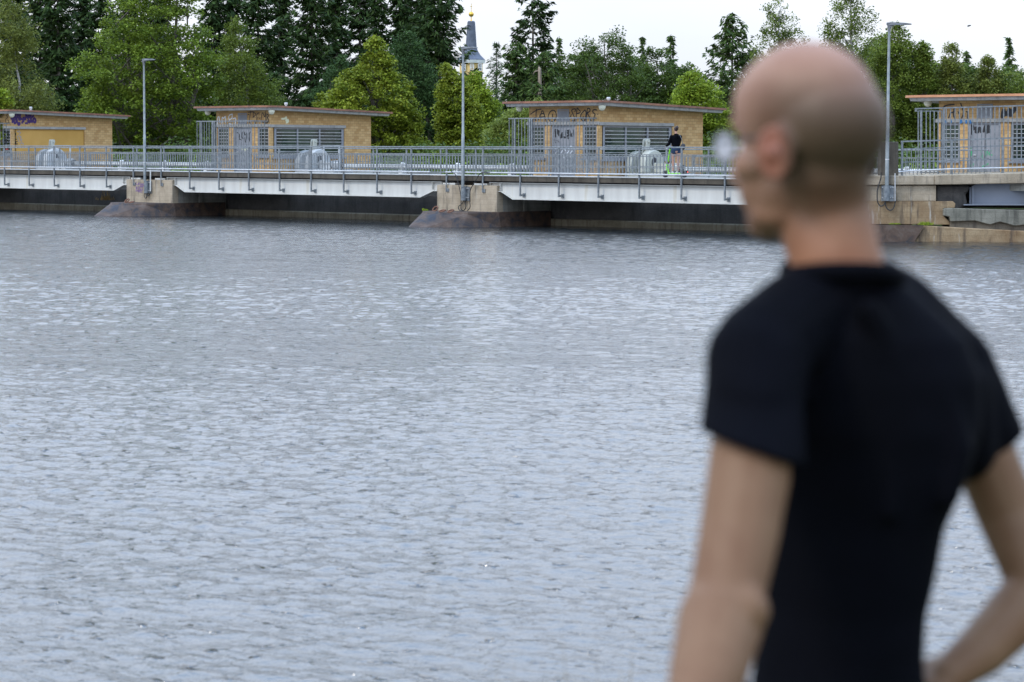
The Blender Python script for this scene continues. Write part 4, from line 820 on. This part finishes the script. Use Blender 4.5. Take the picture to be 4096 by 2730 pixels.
more=[([(235,2090,2160),(280,2060,2230),(400,2040,2260),(690,2040,2260)],166,'darkleaf','dark leafy crown behind the broken trunk'),
 ([(205,2330,2400),(260,2280,2440),(400,2260,2460),(690,2260,2460)],165,'darkleaf','dark leafy crown behind the airy tree'),
 ([(215,2480,2560),(270,2440,2640),(400,2430,2660),(690,2430,2660)],166,'darkleaf','dark leafy crown between the two pointed spruce tops'),
 ([(240,2700,2760),(290,2640,2800),(400,2620,2820),(690,2620,2820)],168,'darkleaf','dark leafy crown behind the lime-green tree'),
 ([(210,3000,3100),(280,2940,3140),(420,2930,3150),(690,2930,3150)],165,'birch2','leafy crown left behind the bald head'),
 ([(130,3470,3540),(200,3430,3600),(300,3420,3620),(690,3420,3620)],160,'birch2','leafy crown between tall birch and right lamp post'),
 ([(190,3600,3680),(260,3560,3720),(400,3550,3730),(690,3550,3730)],158,'darkleaf','darker crown behind the right lamp post'),
 ([(245,3700,3780),(310,3680,3820),(420,3670,3830),(690,3670,3830)],158,'birch2','leafy crown behind the left end of the right hut'),
 ([(250,3830,3920),(310,3800,3960),(420,3800,3970),(690,3800,3970)],158,'darkleaf','darker crown behind the middle of the right hut'),
 ([(255,3960,4060),(310,3930,4130),(420,3920,4160),(690,3920,4160)],158,'darkleaf','darker crown behind the right end of the right hut')]
for ol,z_,mt,l in more: broadleaf('leafy_tree',ol,z_,mt,l,group='filling trees of the right wood',clumps=170,per=110,rc=.6,leaf=(.10,.055),droop=.2,limbs=18,tr=.1,fill=.45)
for a in [(3860,205,175,130,'spruce tip between the two olive trees at right')]: conifer('spruce_tree',*a,mat='spruce2')
# low bushes and the far wood that read as one mass
def mass(name,u0,u1,y0,y1,z1,n,mat,label,lf=(.12,.06),wav=1.0):
    x=RNG.uniform(u0,u1,n); y=RNG.uniform(y0,y1,n)
    h=z1*(.55+.45*np.sin(x*.9+wav)*np.sin(x*.37+2*wav))+RNG.uniform(-.2,.3,n); z=1.3+h*RNG.uniform(size=n)**.6
    C=np.stack([x,y,z],1); A,Bv=randleaf(n,lf[0],lf[1],.6,.2)
    o=quads(name,C,A,Bv,RNG.uniform(size=n),LF[mat],None,((u0+u1)/2,(y0+y1)/2,1.3)); o['kind']='stuff'; o['label']=label; return o
mass('undergrowth',-80,64,14.2,19,1.5,64000,'aspen','low green undergrowth on the bank behind the walkway',(.11,.06))
mass('undergrowth',-95,70,19,26,2.6,72000,'darkleaf','darker undergrowth behind the walkway',(.13,.07),2.2)
def farwood():
    n=170000; x=RNG.uniform(-1600,6200,n); dd=RNG.uniform(198,240,n); hmax=np.interp(x,[-300,1900,2000,2150,2900,3500,3700,4400],[9.5,8.5,5.5,6.0,6.0,7.5,6.5,6.0])
    hmax=hmax*(.8+.25*np.sin(x*.02)+.12*np.sin(x*.057)); z=1.3+hmax*RNG.uniform(size=n)**.8; m=dd/F
    c=np.array([UC,-D,0])+RN*((x-2048)*m)[:,None]+FN*dd[:,None]; c[:,2]=z; A,Bv=randleaf(n,.34,.17,.5,.2)
    o=quads('far_wood',c,A,Bv,RNG.uniform(size=n),LF['spruce'],None,tuple(PD(2048,600,220))[:2]+(1.3,)); o['kind']='stuff'; o['label']='dark far wood behind the trees'
farwood()
def tuft(name,x,y,zb,n,hh,mat,label,spread=.18):
    r=ray(x,y); t=(zb-H)/r.z; c=CAMLOC+r*t; cs=[];As=[];Bs=[]
    for i in range(n):
        p=np.array([c.x,c.y,zb])+RN*RNG.normal()*spread+FN*RNG.normal()*spread*.5; h=hh*RNG.uniform(.3,1); d=np.array([RNG.normal()*.22,RNG.normal()*.22,1]); d/=np.linalg.norm(d)
        A=d*h/2; b=np.cross(d,FN); b/=np.linalg.norm(b); cs.append(p+A);As.append(A);Bs.append(b*.012)
    o=quads(name,np.array(cs),np.array(As),np.array(Bs),RNG.uniform(size=n),LF[mat],None,(c.x,c.y,zb)); tag(o,label,'grass tuft')
tuft('grass_tuft',425,803,.57,90,.28,'dry','dry grass tuft on the nose of the left pier'); tuft('weed_stalks',428,801,.57,14,.75,'dry','tall brown seed stalks over the dry grass on the left pier',.1)
tuft('small_weed',1701,845,.57,30,.14,'lime','small green weed on the tip of the middle pier',.07)
def wtuft(x,y,d,n,hh,mat,label):
    c=PD(x,y,d); cs=[];As=[];Bs=[]
    for i in range(n):
        p=np.array(c)+RN*RNG.normal()*.1+FN*RNG.normal()*.05; h=hh*RNG.uniform(.4,1); dv=np.array([RNG.normal()*.3,RNG.normal()*.3,1]); dv/=np.linalg.norm(dv); A=dv*h/2; b=np.cross(dv,FN); b/=np.linalg.norm(b); cs.append(p+A);As.append(A);Bs.append(b*.012)
    tag(quads('grass_tuft',np.array(cs),np.array(As),np.array(Bs),RNG.uniform(size=n),LF[mat],None,tuple(c)),label,'grass tuft')
wtuft(3700,903,81.7,110,.16,'lime','bright green grass tuft at the corner of the right footing'); wtuft(3578,899,81.7,50,.07,'lime','tiny green tuft on the steel edge below the right lamp post')

for x,yt,d,n,l in ((2075,2470,5.2,5,'blurred tall grass stalks at the bottom of the frame, left clump'),(2480,2430,5.0,6,'blurred tall grass stalks at the bottom of the frame, right clump')):
    c=PD(x,2730,d); top=PD(x,yt,d); cs=[];As=[];Bs=[]
    for i in range(n):
        b0=np.array((c.x,c.y,1.0))+RN*RNG.normal()*.02; e=np.array(top)+RN*RNG.normal()*.05; e[2]-=RNG.uniform(0,.15); A=(e-b0)/2; cs.append(b0+A);As.append(A);Bs.append(RN*.0035)
    tag(quads('tall_grass',np.array(cs),np.array(As),np.array(Bs),RNG.uniform(size=n),LF['dry'],None,(c.x,c.y,1.0)),l,'grass tuft')
# ================================================================ people
def remesh(mb,name,voxel,mat,parent,smooth_it=6,colorf=None):
    off=parent_world(parent); me=bpy.data.meshes.new(name+'_src'); me.from_pydata([(x-off[0],y-off[1],z-off[2]) for x,y,z in mb.v],[],mb.f)
    bm=bmesh.new(); bm.from_mesh(me); bmesh.ops.recalc_face_normals(bm,faces=bm.faces); bm.to_mesh(me); bm.free()
    o=bpy.data.objects.new(name+'_src',me); COL.objects.link(o)
    m=o.modifiers.new('r','REMESH'); m.mode='VOXEL'; m.voxel_size=voxel; m.use_smooth_shade=True
    m2=o.modifiers.new('s','SMOOTH'); m2.iterations=smooth_it; m2.factor=.5
    dg=bpy.context.evaluated_depsgraph_get(); me2=bpy.data.meshes.new_from_object(o.evaluated_get(dg)); me2.name=name
    bpy.data.objects.remove(o); bpy.data.meshes.remove(me)
    me2.materials.clear(); me2.materials.append(M[mat] if isinstance(mat,str) else mat)
    me2.polygons.foreach_set('use_smooth',[True]*len(me2.polygons))
    if colorf is not None:
        n=len(me2.vertices); a=np.empty(n*3); me2.vertices.foreach_get('co',a); a=a.reshape(-1,3)+np.array(off)
        c=colorf(a); at=me2.attributes.new('skin_tone','FLOAT_COLOR','POINT'); at.data.foreach_set('color',np.concatenate([c,np.ones((n,1))],1).astype(np.float32).ravel())
    r=bpy.data.objects.new(name,me2); COL.objects.link(r); r.parent=parent; return r
def skinm(name):
    k=NT(name); at=k.n('ShaderNodeAttribute',attribute_name='skin_tone'); n=k.noise(k.tc.outputs['Object'],18,4); c=k.mix(.6,at.outputs['Color'],k.ramp(n,[(.3,(.68,.55,.50)),(.7,(1.0,1.0,1.0))]),'MULTIPLY')
    m=k.fin(c,.5,0,.18);  return m
M['skin']=skinm('skin')
def clothm(name,c,c2,sc=60,r=.85):
    k=NT(name); n=k.noise(k.tc.outputs['Object'],sc,3); n2=k.noise(k.tc.outputs['Object'],5,4); col=k.ramp(n2,[(.3,c),(.7,c2)]); k.bump(n2,.25,.01); m=k.fin(col,r,0,.05); return m
M['black_cloth']=clothm('black_cotton',(.0012,.0013,.0022),(.0028,.003,.0055))
M['navy_cloth']=clothm('dark_trouser_cloth',(.01,.012,.02),(.018,.02,.03))
M['denim']=clothm('blue_denim',(.02,.035,.07),(.04,.065,.11),120)
M['hair']=mat_plain('dark_brown_hair',(.012,.006,.006),(.035,.015,.012),30,.5)
M['scooter_green']=mat_plain('bright_green_scooter_paint',(.20,.62,.02),(.25,.70,.03),4,.35)
M['shoe']=mat_plain('black_shoe_leather',(.01,.01,.012),(.02,.02,.022),10,.5)
k=NT('red_tail_light'); k.fin((.6,.02,.01),.3); k.b.inputs['Emission Color'].default_value=(1,.05,.02,1); k.b.inputs['Emission Strength'].default_value=1.5; M['taillight']=k.m
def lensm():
    k=NT('lens_with_painted_glint'); g=k.n('ShaderNodeBsdfGlossy'); g.inputs['Roughness'].default_value=.5; g.inputs['Color'].default_value=(1,1,1,1); t=k.n('ShaderNodeBsdfTransparent'); ms=k.n('ShaderNodeMixShader'); ms.inputs[0].default_value=.8
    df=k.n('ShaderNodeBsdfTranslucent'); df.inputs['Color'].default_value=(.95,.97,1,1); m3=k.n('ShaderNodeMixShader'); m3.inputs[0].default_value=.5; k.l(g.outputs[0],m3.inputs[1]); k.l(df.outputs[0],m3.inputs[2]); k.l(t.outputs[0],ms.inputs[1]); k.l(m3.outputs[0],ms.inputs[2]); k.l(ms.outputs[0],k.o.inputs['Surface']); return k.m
M['lens']=lensm()  # milky white puts the sky's glint on the glasses into the material
M['eye']=mat_plain('eye_white',(.6,.58,.55),(.66,.64,.6),5,.2); M['iris']=mat_plain('grey_blue_iris',(.03,.06,.09),(.06,.1,.14),20,.2)
def cap(mb,p0,p1,r0,r1,n=14):
    p0=Vector(p0);p1=Vector(p1); mb.tube([p0,p1],[r0,r1],n); mb.ball(p0,r0,n,8); mb.ball(p1,r1,n,8)
def chain(mb,pts,rs,n=14):
    for i in range(len(pts)-1): cap(mb,pts[i],pts[i+1],rs[i],rs[i+1],n)
def hand(mb,wrist,dirn,palmn,side,sc=1.0,curl=.5):
    """palm, four bent unequal fingers and a thumb from the side of the palm near its base"""
    d=Vector(dirn).normalized(); nrm=Vector(palmn); nrm=(nrm-d*nrm.dot(d)).normalized(); s=d.cross(nrm)*side
    w=Vector(wrist)
    for q in (-.028,-.009,.010,.028): cap(mb,w+s*q*.7*sc+d*.012*sc,w+d*.085*sc+s*q*sc,.015*sc,.0125*sc,8)
    for q,L in ((-.030,.072),(-.011,.080),(.009,.075),(.028,.060)):
        p=w+d*.088*sc+s*q*sc; a=d; r=.0092*sc
        for f,cu in ((.45,curl*.7),(.32,curl),(.23,curl*.9)):
            a=(a*math.cos(cu)+nrm*math.sin(cu)).normalized(); e=p+a*L*f*sc; cap(mb,p,e,r,r*.92,8); p=e; r*=.92
    p=w+d*.025*sc-s*.026*sc; a=(d*.6-s*.8+nrm*.25).normalized(); r=.012*sc
    for L,cu in ((.040,0),(.032,.35),(.026,.3)):
        a=(a+d*cu+nrm*cu*.4).normalized(); e=p+a*L*sc; cap(mb,p,e,r,r*.9,8); p=e; r*=.9
# ---------------------------------------------------------------- the man in the foreground
def man():
    base=PD(3340,600,2.92); gz=1.39
    T=thing('person',(base.x,base.y,gz),'man seen from behind in black t-shirt with shaved head and glasses, hand on hip','person')
    ear=PD(3274,603,2.92); ph=math.radians(40)
    hy=(-RIGHT*math.sin(ph)+FWD*math.cos(ph)); hx=(RIGHT*math.cos(ph)+FWD*math.sin(ph)); HR=Matrix((hx,hy,UP)).transposed()
    hp=lambda x,y,z: ear+HR@Vector((x,y,z))
    b=MB(); E=lambda c,r:b.ball(hp(*c),r,20,14,HR)
    E((0,.022,.048),(.078,.097,.084)); E((0,-.012,.03),(.074,.078,.07)); E((0,.055,.055),(.068,.062,.06)); E((0,.055,-.03),(.062,.056,.078)); E((0,.035,-.05),(.060,.055,.052))
    E((0,.072,-.082),(.036,.034,.030)); E((0,.093,-.092),(.02,.016,.018)); E((0,.098,.032),(.052,.014,.012))
    for s in (-1,1): E((s*.05,.06,-.018),(.022,.03,.022)); E((s*.035,.04,-.075),(.022,.035,.022))
    cap(b,hp(0,.108,.015),hp(0,.132,-.032),.008,.013); E((-.012,.118,-.037),(.009,.01,.007)); E((.012,.118,-.037),(.009,.01,.007))
    E((0,.108,-.058),(.024,.010,.005)); E((0,.106,-.068),(.021,.010,.006))
    for s in (-1,1):
        R2=HR@Matrix.Rotation(s*-.25,3,'Z')@Matrix.Rotation(-.15,3,'X')
        c=hp(s*.084,-.006,-.004); ring=[c+R2@Vector((s*.004*math.cos(a),.020*math.cos(a)-.002,.030*math.sin(a)*(1.0 if math.sin(a)>0 else .95))) for a in [i*2*math.pi/14 for i in range(15)]]
        b.tube(ring,.0055,6); b.ball(c,(.005,.016,.027),10,8,R2); cap(b,hp(s*.072,.004,-.004),c,.014,.012)
    # neck, trapezius and chest under the shirt
    n0=PD(3312,820,2.93); n1=PD(3368,1085,2.92); chain(b,[hp(0,-.008,-.02),n0,n1],[.058,.052,.050],20)
    cap(b,PD(3322,880,2.925),PD(3385,1150,2.93),.046,.054,18)
    cap(b,hp(0,.02,-.06),PD(3310,1040,2.915),.043,.046,18)
    sh_l=PD(3030,1440,2.80); sh_r=PD(3785,1480,3.05); c7=PD(3370,1190,2.93)
    chain(b,[PD(3345,1190,2.92),sh_l],[.046,.04]); chain(b,[PD(3390,1200,2.92),sh_r],[.046,.04])
    def ell(y,xl,xr,d=2.92,fl=.62,yaw=.42,grow=0,n=28):
        c=PD((xl+xr)/2,y,d); a=(xr-xl)/2*d/F/.95+grow; bb=a*fl; e1=RIGHT*math.cos(yaw)-FWD*math.sin(yaw); e2=RIGHT*math.sin(yaw)+FWD*math.cos(yaw)
        return [c+e1*a*math.cos(t)+e2*bb*math.sin(t) for t in [i*2*math.pi/n for i in range(n)]]
    rows=[(1160,3130,3640),(1240,3035,3735),(1340,2950,3840),(1500,2925,3900),(1700,2930,3900),(1900,2970,3845),(2100,3010,3760),(2300,3035,3725),(2450,3045,3690),(2620,3030,3680),(2860,3000,3700),(3120,3000,3710)]
    b.loft([ell(y,xl+45,xr-75) for y,xl,xr in rows[2:]])
    # arms
    el=PD(2905,2390,2.66); wl=PD(2745,2960,2.52); hd=MB()
    chain(b,[sh_l,PD(3005,1800,2.74),PD(2960,2120,2.70),el],[.046,.0475,.0465,.043]); chain(b,[el,PD(2885,2480,2.645),PD(2830,2700,2.59),wl],[.043,.049,.043,.028]); b.ball(PD(2975,2440,2.635),.030,12,8); chain(b,[PD(3060,1900,2.73),PD(3030,2080,2.70)],[.030,.028])
    er=PD(4150,2350,3.04); wr=PD(3800,2700,2.98)
    chain(b,[sh_r,PD(3925,1790,3.07),PD(4030,2050,3.07),er],[.044,.042,.041,.037]); chain(b,[er,PD(4090,2430,3.03),PD(3930,2600,3.0),wr],[.036,.040,.034,.026]); b.ball(PD(4175,2360,3.05),.024,10,8)
    dl=(wl-PD(2830,2700,2.59)).normalized(); hand(b,wl-dl*.01,dl*.8-UP*.5,RIGHT,1,.98,.35)
    dr=(wr-PD(3930,2600,3.0)).normalized(); hand(b,wr-dr*.012,(dr*.7-RIGHT*.5+FWD*.35-UP*.05),-RIGHT*.2-UP*.9+FWD*.3,-1,.98,.35)
    # hips, legs
    hipc=PD(3350,3150,2.92); e1=RIGHT*math.cos(.42)-FWD*math.sin(.42); fd=RIGHT*math.sin(-.42)+FWD*math.cos(.42)
    fd=Vector((fd.x,fd.y,0)).normalized(); B0=Vector((hipc.x,hipc.y,0))
    legs=MB(); feet=[]
    for s in (-1,1):
        h=B0+e1*s*.095+UP*(gz+.90); kn=B0+e1*s*.12+fd*.02+UP*(gz+.50); an=B0+e1*s*.14-fd*.02+UP*(gz+.09)
        chain(b,[h,kn,an],[.085,.055,.038]); feet.append(an)
        cap(b,an-UP*.045,an+fd*.15-UP*.06,.036,.03)
    # skin colour: pale skin, stubble shadow round the back of the skull, redder ears and neck
    ea=np.array(ear); HX,HY=np.array(hx),np.array(hy)
    def col(p):
        q=p-ea; x=q@HX; y=q@HY; z=q[:,2]; c=np.tile(np.array([.31,.17,.112]),(len(p),1))
        arm=(z<-.25); c[arm]=np.array([.19,.105,.057])
        st=1/(1+np.exp((np.abs(z-.0+.0*y)-.078)/.014)); st*=1/(1+np.exp((y-.035)/.02)); st*=1/(1+np.exp((.055-np.abs(x)-.5*np.maximum(0,.05-y)*2)/.02)*0)
        st*=(z>-.13); st=np.where(np.abs(x)>.083,0,st)[:,None]*.9
        c=c*(1-st)+np.array([.042,.031,.016])*st
        jw=(1/(1+np.exp((y-.10)/.01))*1/(1+np.exp((-.0-y)/.01))*1/(1+np.exp((z+.055)/.015)))*(z>-.125); jw=jw[:,None]*.55
        c=c*(1-jw)+np.array([.08,.05,.028])*jw
        ea_=np.exp(-(((np.abs(x)-.088)/.011)**2+((y+.004)/.03)**2+((z)/.045)**2))[:,None]; c=c*(1-.75*ea_)+np.array([.19,.045,.022])*.75*ea_
        nk=np.exp(-(((z+.15)/.07)**2))[:,None]*.8; c=c*(1-nk)+np.array([.29,.125,.06])*nk
        cr=np.exp(-(((x-.03)/.04)**2+((y+.02)/.05)**2+((z-.115)/.05)**2))[:,None]*.5; c=c*(1-cr)+np.array([.33,.14,.09])*cr
        return c
    remesh(b,'body',.0042,'skin',T,5,col)
    # t-shirt
    s=MB(); s.loft([ell(y,xl,xr,grow=.002) for y,xl,xr in [(1095,3215,3520),(1122,3180,3575)]+rows])
    chain(s,[PD(3350,1190,2.925),PD(3200,1285,2.88),PD(3045,1395,2.81),sh_l],[.062,.062,.058,.060]); chain(s,[PD(3400,1205,2.93),PD(3560,1280,2.98),PD(3710,1400,3.03),sh_r],[.066,.066,.060,.062])
    cz=lambda c,r,k:[c+RIGHT*r*math.cos(a)+FWD*r*math.sin(a)-UP*k*r*math.cos(a) for a in [i*2*math.pi/22 for i in range(22)]]
    s.loft([cz(sh_l,.058,0),cz(PD(3015,1600,2.77),.058,.1),cz(PD(3012,1795,2.735),.062,.34)]); chain(s,[sh_l,PD(3012,1620,2.765)],[.062,.056])
    s.loft([cz(sh_r,.058,0),cz(PD(3860,1620,3.07),.058,-.2),cz(PD(3930,1812,3.08),.055,-.5)]); chain(s,[sh_r,PD(3850,1610,3.065),PD(3890,1700,3.07)],[.063,.061,.058]); chain(s,[PD(3800,1560,3.02),PD(3850,1790,3.03)],[.055,.045])
    s.tube([PD(3350,1165,2.925),PD(3376,1098,2.915)],[.080,.063],24)
    # folds across the back
    for a_,b_,c_ in (((3480,1240),(3600,1500),(3680,1750)),((3500,1400),(3560,1700),(3560,2050)),((3760,1500),(3830,1800),(3800,2000)),((3100,1330),(3170,1450),(3190,1600))):
        ps=[PD(*q,2.92-.62*.15+(.004)) for q in (a_,b_,c_)]; chain(s,ps,[.015,.020,.012],8)
    ts=remesh(s,'t_shirt',.0055,'black_cloth',T,6)
    cc=PD(3378,1110,2.912); co=MB(); co.tube([cc+RIGHT*.0625*math.cos(a)+FWD*.063*math.sin(a)+UP*(-.010*math.sin(a)) for a in [i*2*math.pi/28 for i in range(29)]],.0125,8); co.build('collar','black_cloth',ts,smooth=True)
    tr=MB(); tr.loft([ell(y,xl,xr,grow=.006) for y,xl,xr in ((3050,3000,3710),(3250,2985,3715),(3400,2985,3715))])
    for q,an in zip((-1,1),feet):
        h=B0+e1*q*.095+UP*(gz+.90); kn=B0+e1*q*.12+fd*.02+UP*(gz+.50); chain(tr,[h,kn,an+UP*.03],[.100,.075,.060])
    remesh(tr,'trousers',.008,'navy_cloth',T,5)
    for an in feet:
        sm=MB(); cap(sm,an-UP*.045-fd*.03,an+fd*.17-UP*.055,.045,.038)
        remesh(sm,'shoe',.006,'shoe',T,3)
    # glasses and eyes
    gl=MB()
    for sx in (-1,1):
        c=hp(sx*.040,.120,.004); Rg=HR@Matrix.Rotation(-sx*.22,3,'Z'); ring=[c+Rg@Vector((.024*math.cos(a),0,.019*math.sin(a))) for a in [i*2*math.pi/20 for i in range(21)]]
        gl.tube(ring,.0014,6); gl.tube([hp(sx*.061,.106,.008),hp(sx*.078,.09,.01),hp(sx*.086,.0,.016),hp(sx*.088,-.018,-.002)],.0015,6)
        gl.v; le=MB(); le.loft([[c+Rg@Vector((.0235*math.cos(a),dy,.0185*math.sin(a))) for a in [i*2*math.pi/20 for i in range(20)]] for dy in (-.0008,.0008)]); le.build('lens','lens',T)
        ey=MB().ball(hp(sx*.032,.088,.002),.0118,12,8).build('eye','eye',T,smooth=True); MB().ball(hp(sx*.032,.0955,.002),(.0055,.0055,.0055),10,8).build('iris','iris',ey,smooth=True)
    gl.tube([hp(-.008,.114,.008),hp(0,.118,.011),hp(.008,.114,.008)],.0015,6); gl.build('glasses_frame','dark',T,smooth=True)
man()
# ---------------------------------------------------------------- rider and scooter
def rider():
    v=1.05; X0=9.98; zt_=2.012
    S=thing('electric_scooter',(9.95,v,zt_),'bright green electric scooter on the walkway under the woman','scooter')
    W=lambda x,z,y=0:(x,v+y,z)
    for x,nm in ((9.47,0),(10.40,0)):
        w=MB().tube([W(x,zt_+.115,-.028),W(x,zt_+.115,.028)],.112,20).build('wheel','rubber',S,bevel=.01); MB().tube([W(x,zt_+.115,-.034),W(x,zt_+.115,.034)],.055,14).build('rim','galv_dark',w)
    MB().prism([(9.62,zt_+.13),(10.3,zt_+.13),(10.3,zt_+.17),(9.62,zt_+.18)],1,v-.08,v+.08).build('deck','scooter_green',S,bevel=.008)
    MB().prism([(10.2,zt_+.13),(10.5,zt_+.2),(10.55,zt_+.28),(10.4,zt_+.26),(10.2,zt_+.19)],1,v-.05,v+.05).build('rear_mudguard','dark',S,bevel=.01)
    MB().prism([(9.36,zt_+.2),(9.42,zt_+.26),(9.55,zt_+.27),(9.6,zt_+.18),(9.57,zt_+.18),(9.53,zt_+.235),(9.44,zt_+.235)],1,v-.04,v+.04).build('front_mudguard','dark',S)
    st=MB(); st.tube([W(9.63,zt_+.17),W(9.56,zt_+.36)],.042,10).tube([W(9.56,zt_+.36),W(9.575,zt_+.50)],.045,10); st.tube([W(9.60,zt_+.6),W(9.70,zt_+1.08)],.030,10).build('stem','scooter_green',S,smooth=True)
    MB().tube([W(9.575,zt_+.5),W(9.60,zt_+.6)],.036,10).build('stem_collar','dark',S)
    MB().tube([W(9.70,zt_+1.08),W(9.71,zt_+1.15)],.032,10).tube([W(9.68,zt_+1.16,-.24),W(9.71,zt_+1.14,0),W(9.68,zt_+1.16,.24)],.016,8).build('handlebar','dark',S,smooth=True)
    MB().ball(W(10.56,zt_+.22),(.012,.03,.02),8,6).build('tail_light','taillight',S)
    T=thing('person',(X0,v,zt_+.17),'young woman with dark bun in black hoodie and denim shorts riding the scooter','person')
    f0=zt_+.175; b=MB()
    # directions: travels towards -x; body turned a little away from the viewer
    fw=Vector((-.80,.60,0)); sd=Vector((.60,.80,0))     # sd: her right side
    C0=Vector((9.98,v,0)); P=lambda a,bb,z:C0+sd*a+fw*bb+UP*(f0+z)
    lf=Vector((9.88,v-.02,0)); rf=Vector((10.10,v+.01,0))
    for s,ft,kx in ((-1,lf,.02),(1,rf,-.02)):
        hip=P(s*.085,0,.86); kn=(hip+ft+UP*(f0+.07))/2; kn=Vector((kn.x,kn.y,f0+.47))+fw*.03; an=ft+UP*(f0+.09)
        chain(b,[hip,hip.lerp(kn,.35),kn,kn.lerp(an,.3),an],[.092,.084,.055,.056,.036]); cap(b,an,ft+UP*(f0+.035)+Vector((-.1,.0,0)),.034,.028)
    chain(b,[P(0,0,.84),P(0,.0,1.0),P(0,.01,1.2),P(0,.0,1.36)],[.125,.115,.12,.10]); chain(b,[P(0,-.01,1.38),P(0,.01,1.52)],[.052,.046])
    hc=P(0,.03,1.625); hf=Vector((-.93,.36,0)).normalized(); hr=Vector((.36,.93,0)).normalized(); HR=Matrix((hr,hf,UP)).transposed()
    for c,r in (((0,0,.02),(.072,.090,.085)),((0,.035,-.035),(.056,.055,.065)),((0,.06,-.075),(.028,.028,.022)),((0,.095,-.02),(.010,.014,.02)),((.072,-.0,-.01),(.01,.018,.028)),((-.072,-.0,-.01),(.01,.018,.028)),((0,.086,-.05),(.02,.01,.008))): b.ball(hc+HR@Vector(c),r,14,10,HR)
    gl=Vector((9.68,v-.22,zt_+1.175)); gr=Vector((9.68,v+.22,zt_+1.175))
    arms=[]
    for s,g_ in ((-1,gl),(1,gr)):
        sh=P(s*.17,0,1.36); el=(sh+g_)/2+Vector((.06,-.02*s,-.09))+sd*s*.05; arms.append((sh,el,g_)); chain(b,[sh,el,g_],[.045,.036,.024]); dv=(g_-el).normalized(); hand(b,g_-dv*.02,dv,-UP,s,.85,1.0)
    def col(p): return np.tile(np.array([.42,.25,.19]),(len(p),1))
    remesh(b,'body',.009,'skin',T,3,col)
    h=MB(); h.ball(hc+HR@Vector((0,-.022,.03)),(.082,.092,.088),16,12,HR); h.ball(hc+HR@Vector((0,-.09,.065)),(.06,.055,.055),14,10); h.ball(hc+HR@Vector((.0,-.07,.11)),(.045,.05,.035),12,8)
    for i in range(14): a=i*.9; q=hc+HR@Vector((.05*math.cos(a),-.1+.04*math.sin(a),.08)); h.tube([q,q+HR@Vector((.03*math.cos(a),-.02,.035+.02*math.sin(3*a)))],[.012,.004],5)
    remesh(h,'hair',.006,'hair',T,1)
    j=MB(); chain(j,[P(0,-.01,.98),P(0,-.01,1.12),P(0,-.01,1.3),P(0,0,1.38)],[.135,.142,.15,.10],18)
    for s in (-1,1): cap(j,P(0,0,1.34),P(s*.16,0,1.35),.085,.07); cap(j,P(s*.07,0,1.08),P(s*.09,0,1.3),.10,.10)
    for sh,el,g_ in arms: chain(j,[sh,el,el.lerp(g_,.88)],[.066,.056,.042])
    j.ball(P(0,-.105,1.36),(.10,.06,.085),14,10,Matrix.Rotation(.3,3,'Z')); j.tube([P(-.08,-.03,1.43),P(0,-.075,1.45),P(.08,-.03,1.43)],.034,10)
    remesh(j,'hoodie',.009,'black_cloth',T,3)
    d=MB(); chain(d,[P(0,0,.99),P(0,-.01,.9)],[.128,.135],18)
    for s in (-1,1): chain(d,[P(s*.07,-.01,.9),P(s*.08,0,.80)],[.118,.108],16)
    cap(d,P(0,0,.9),P(0,0,.83),.12,.09)
    remesh(d,'denim_shorts',.009,'denim',T,3)
    for ft in (lf,rf):
        sh=MB(); a=ft+UP*(f0+.045)+Vector((.05,0,0)); cap(sh,a,ft+UP*(f0+.032)+Vector((-.15,0,0)),.044,.034); o=remesh(sh,'shoe',.007,'shoe',T,2)
        MB().prism([(ft.x-.19,f0+.002),(ft.x+.10,f0+.002),(ft.x+.10,f0+.024),(ft.x-.18,f0+.022)],1,ft.y-.046,ft.y+.046).build('sole','white',o)
        st=MB()
        for q in (-.045,-.005,.035): st.prism([(ft.x+q,f0+.022),(ft.x+q+.018,f0+.022),(ft.x+q-.012,f0+.075),(ft.x+q-.03,f0+.075)],1,ft.y-.052,ft.y-.047)
        st.build('side_stripes','white',o)
    bg_=P(.24,-.10,.98); bag=MB(); bag.ball(bg_,(.10,.06,.13),14,10,Matrix((sd,fw,UP)).transposed()@Matrix.Rotation(.35,3,'Y')); bag.box(bg_.x-.01,bg_.x+.01,bg_.y-.01,bg_.y+.01,bg_.z,bg_.z+.01)
    B=thing('handbag',tuple(bg_-UP*.13),'black shoulder bag hanging at the side of the riding woman','handbag')
    remesh(bag,'bag_body','x' and .008,'dark',B,2)
    MB().tube([bg_+UP*.10,P(.21,-.13,1.2),P(.13,-.10,1.42),P(.12,.06,1.42)],.010,6).build('strap','galv_dark',B,smooth=True)
rider()
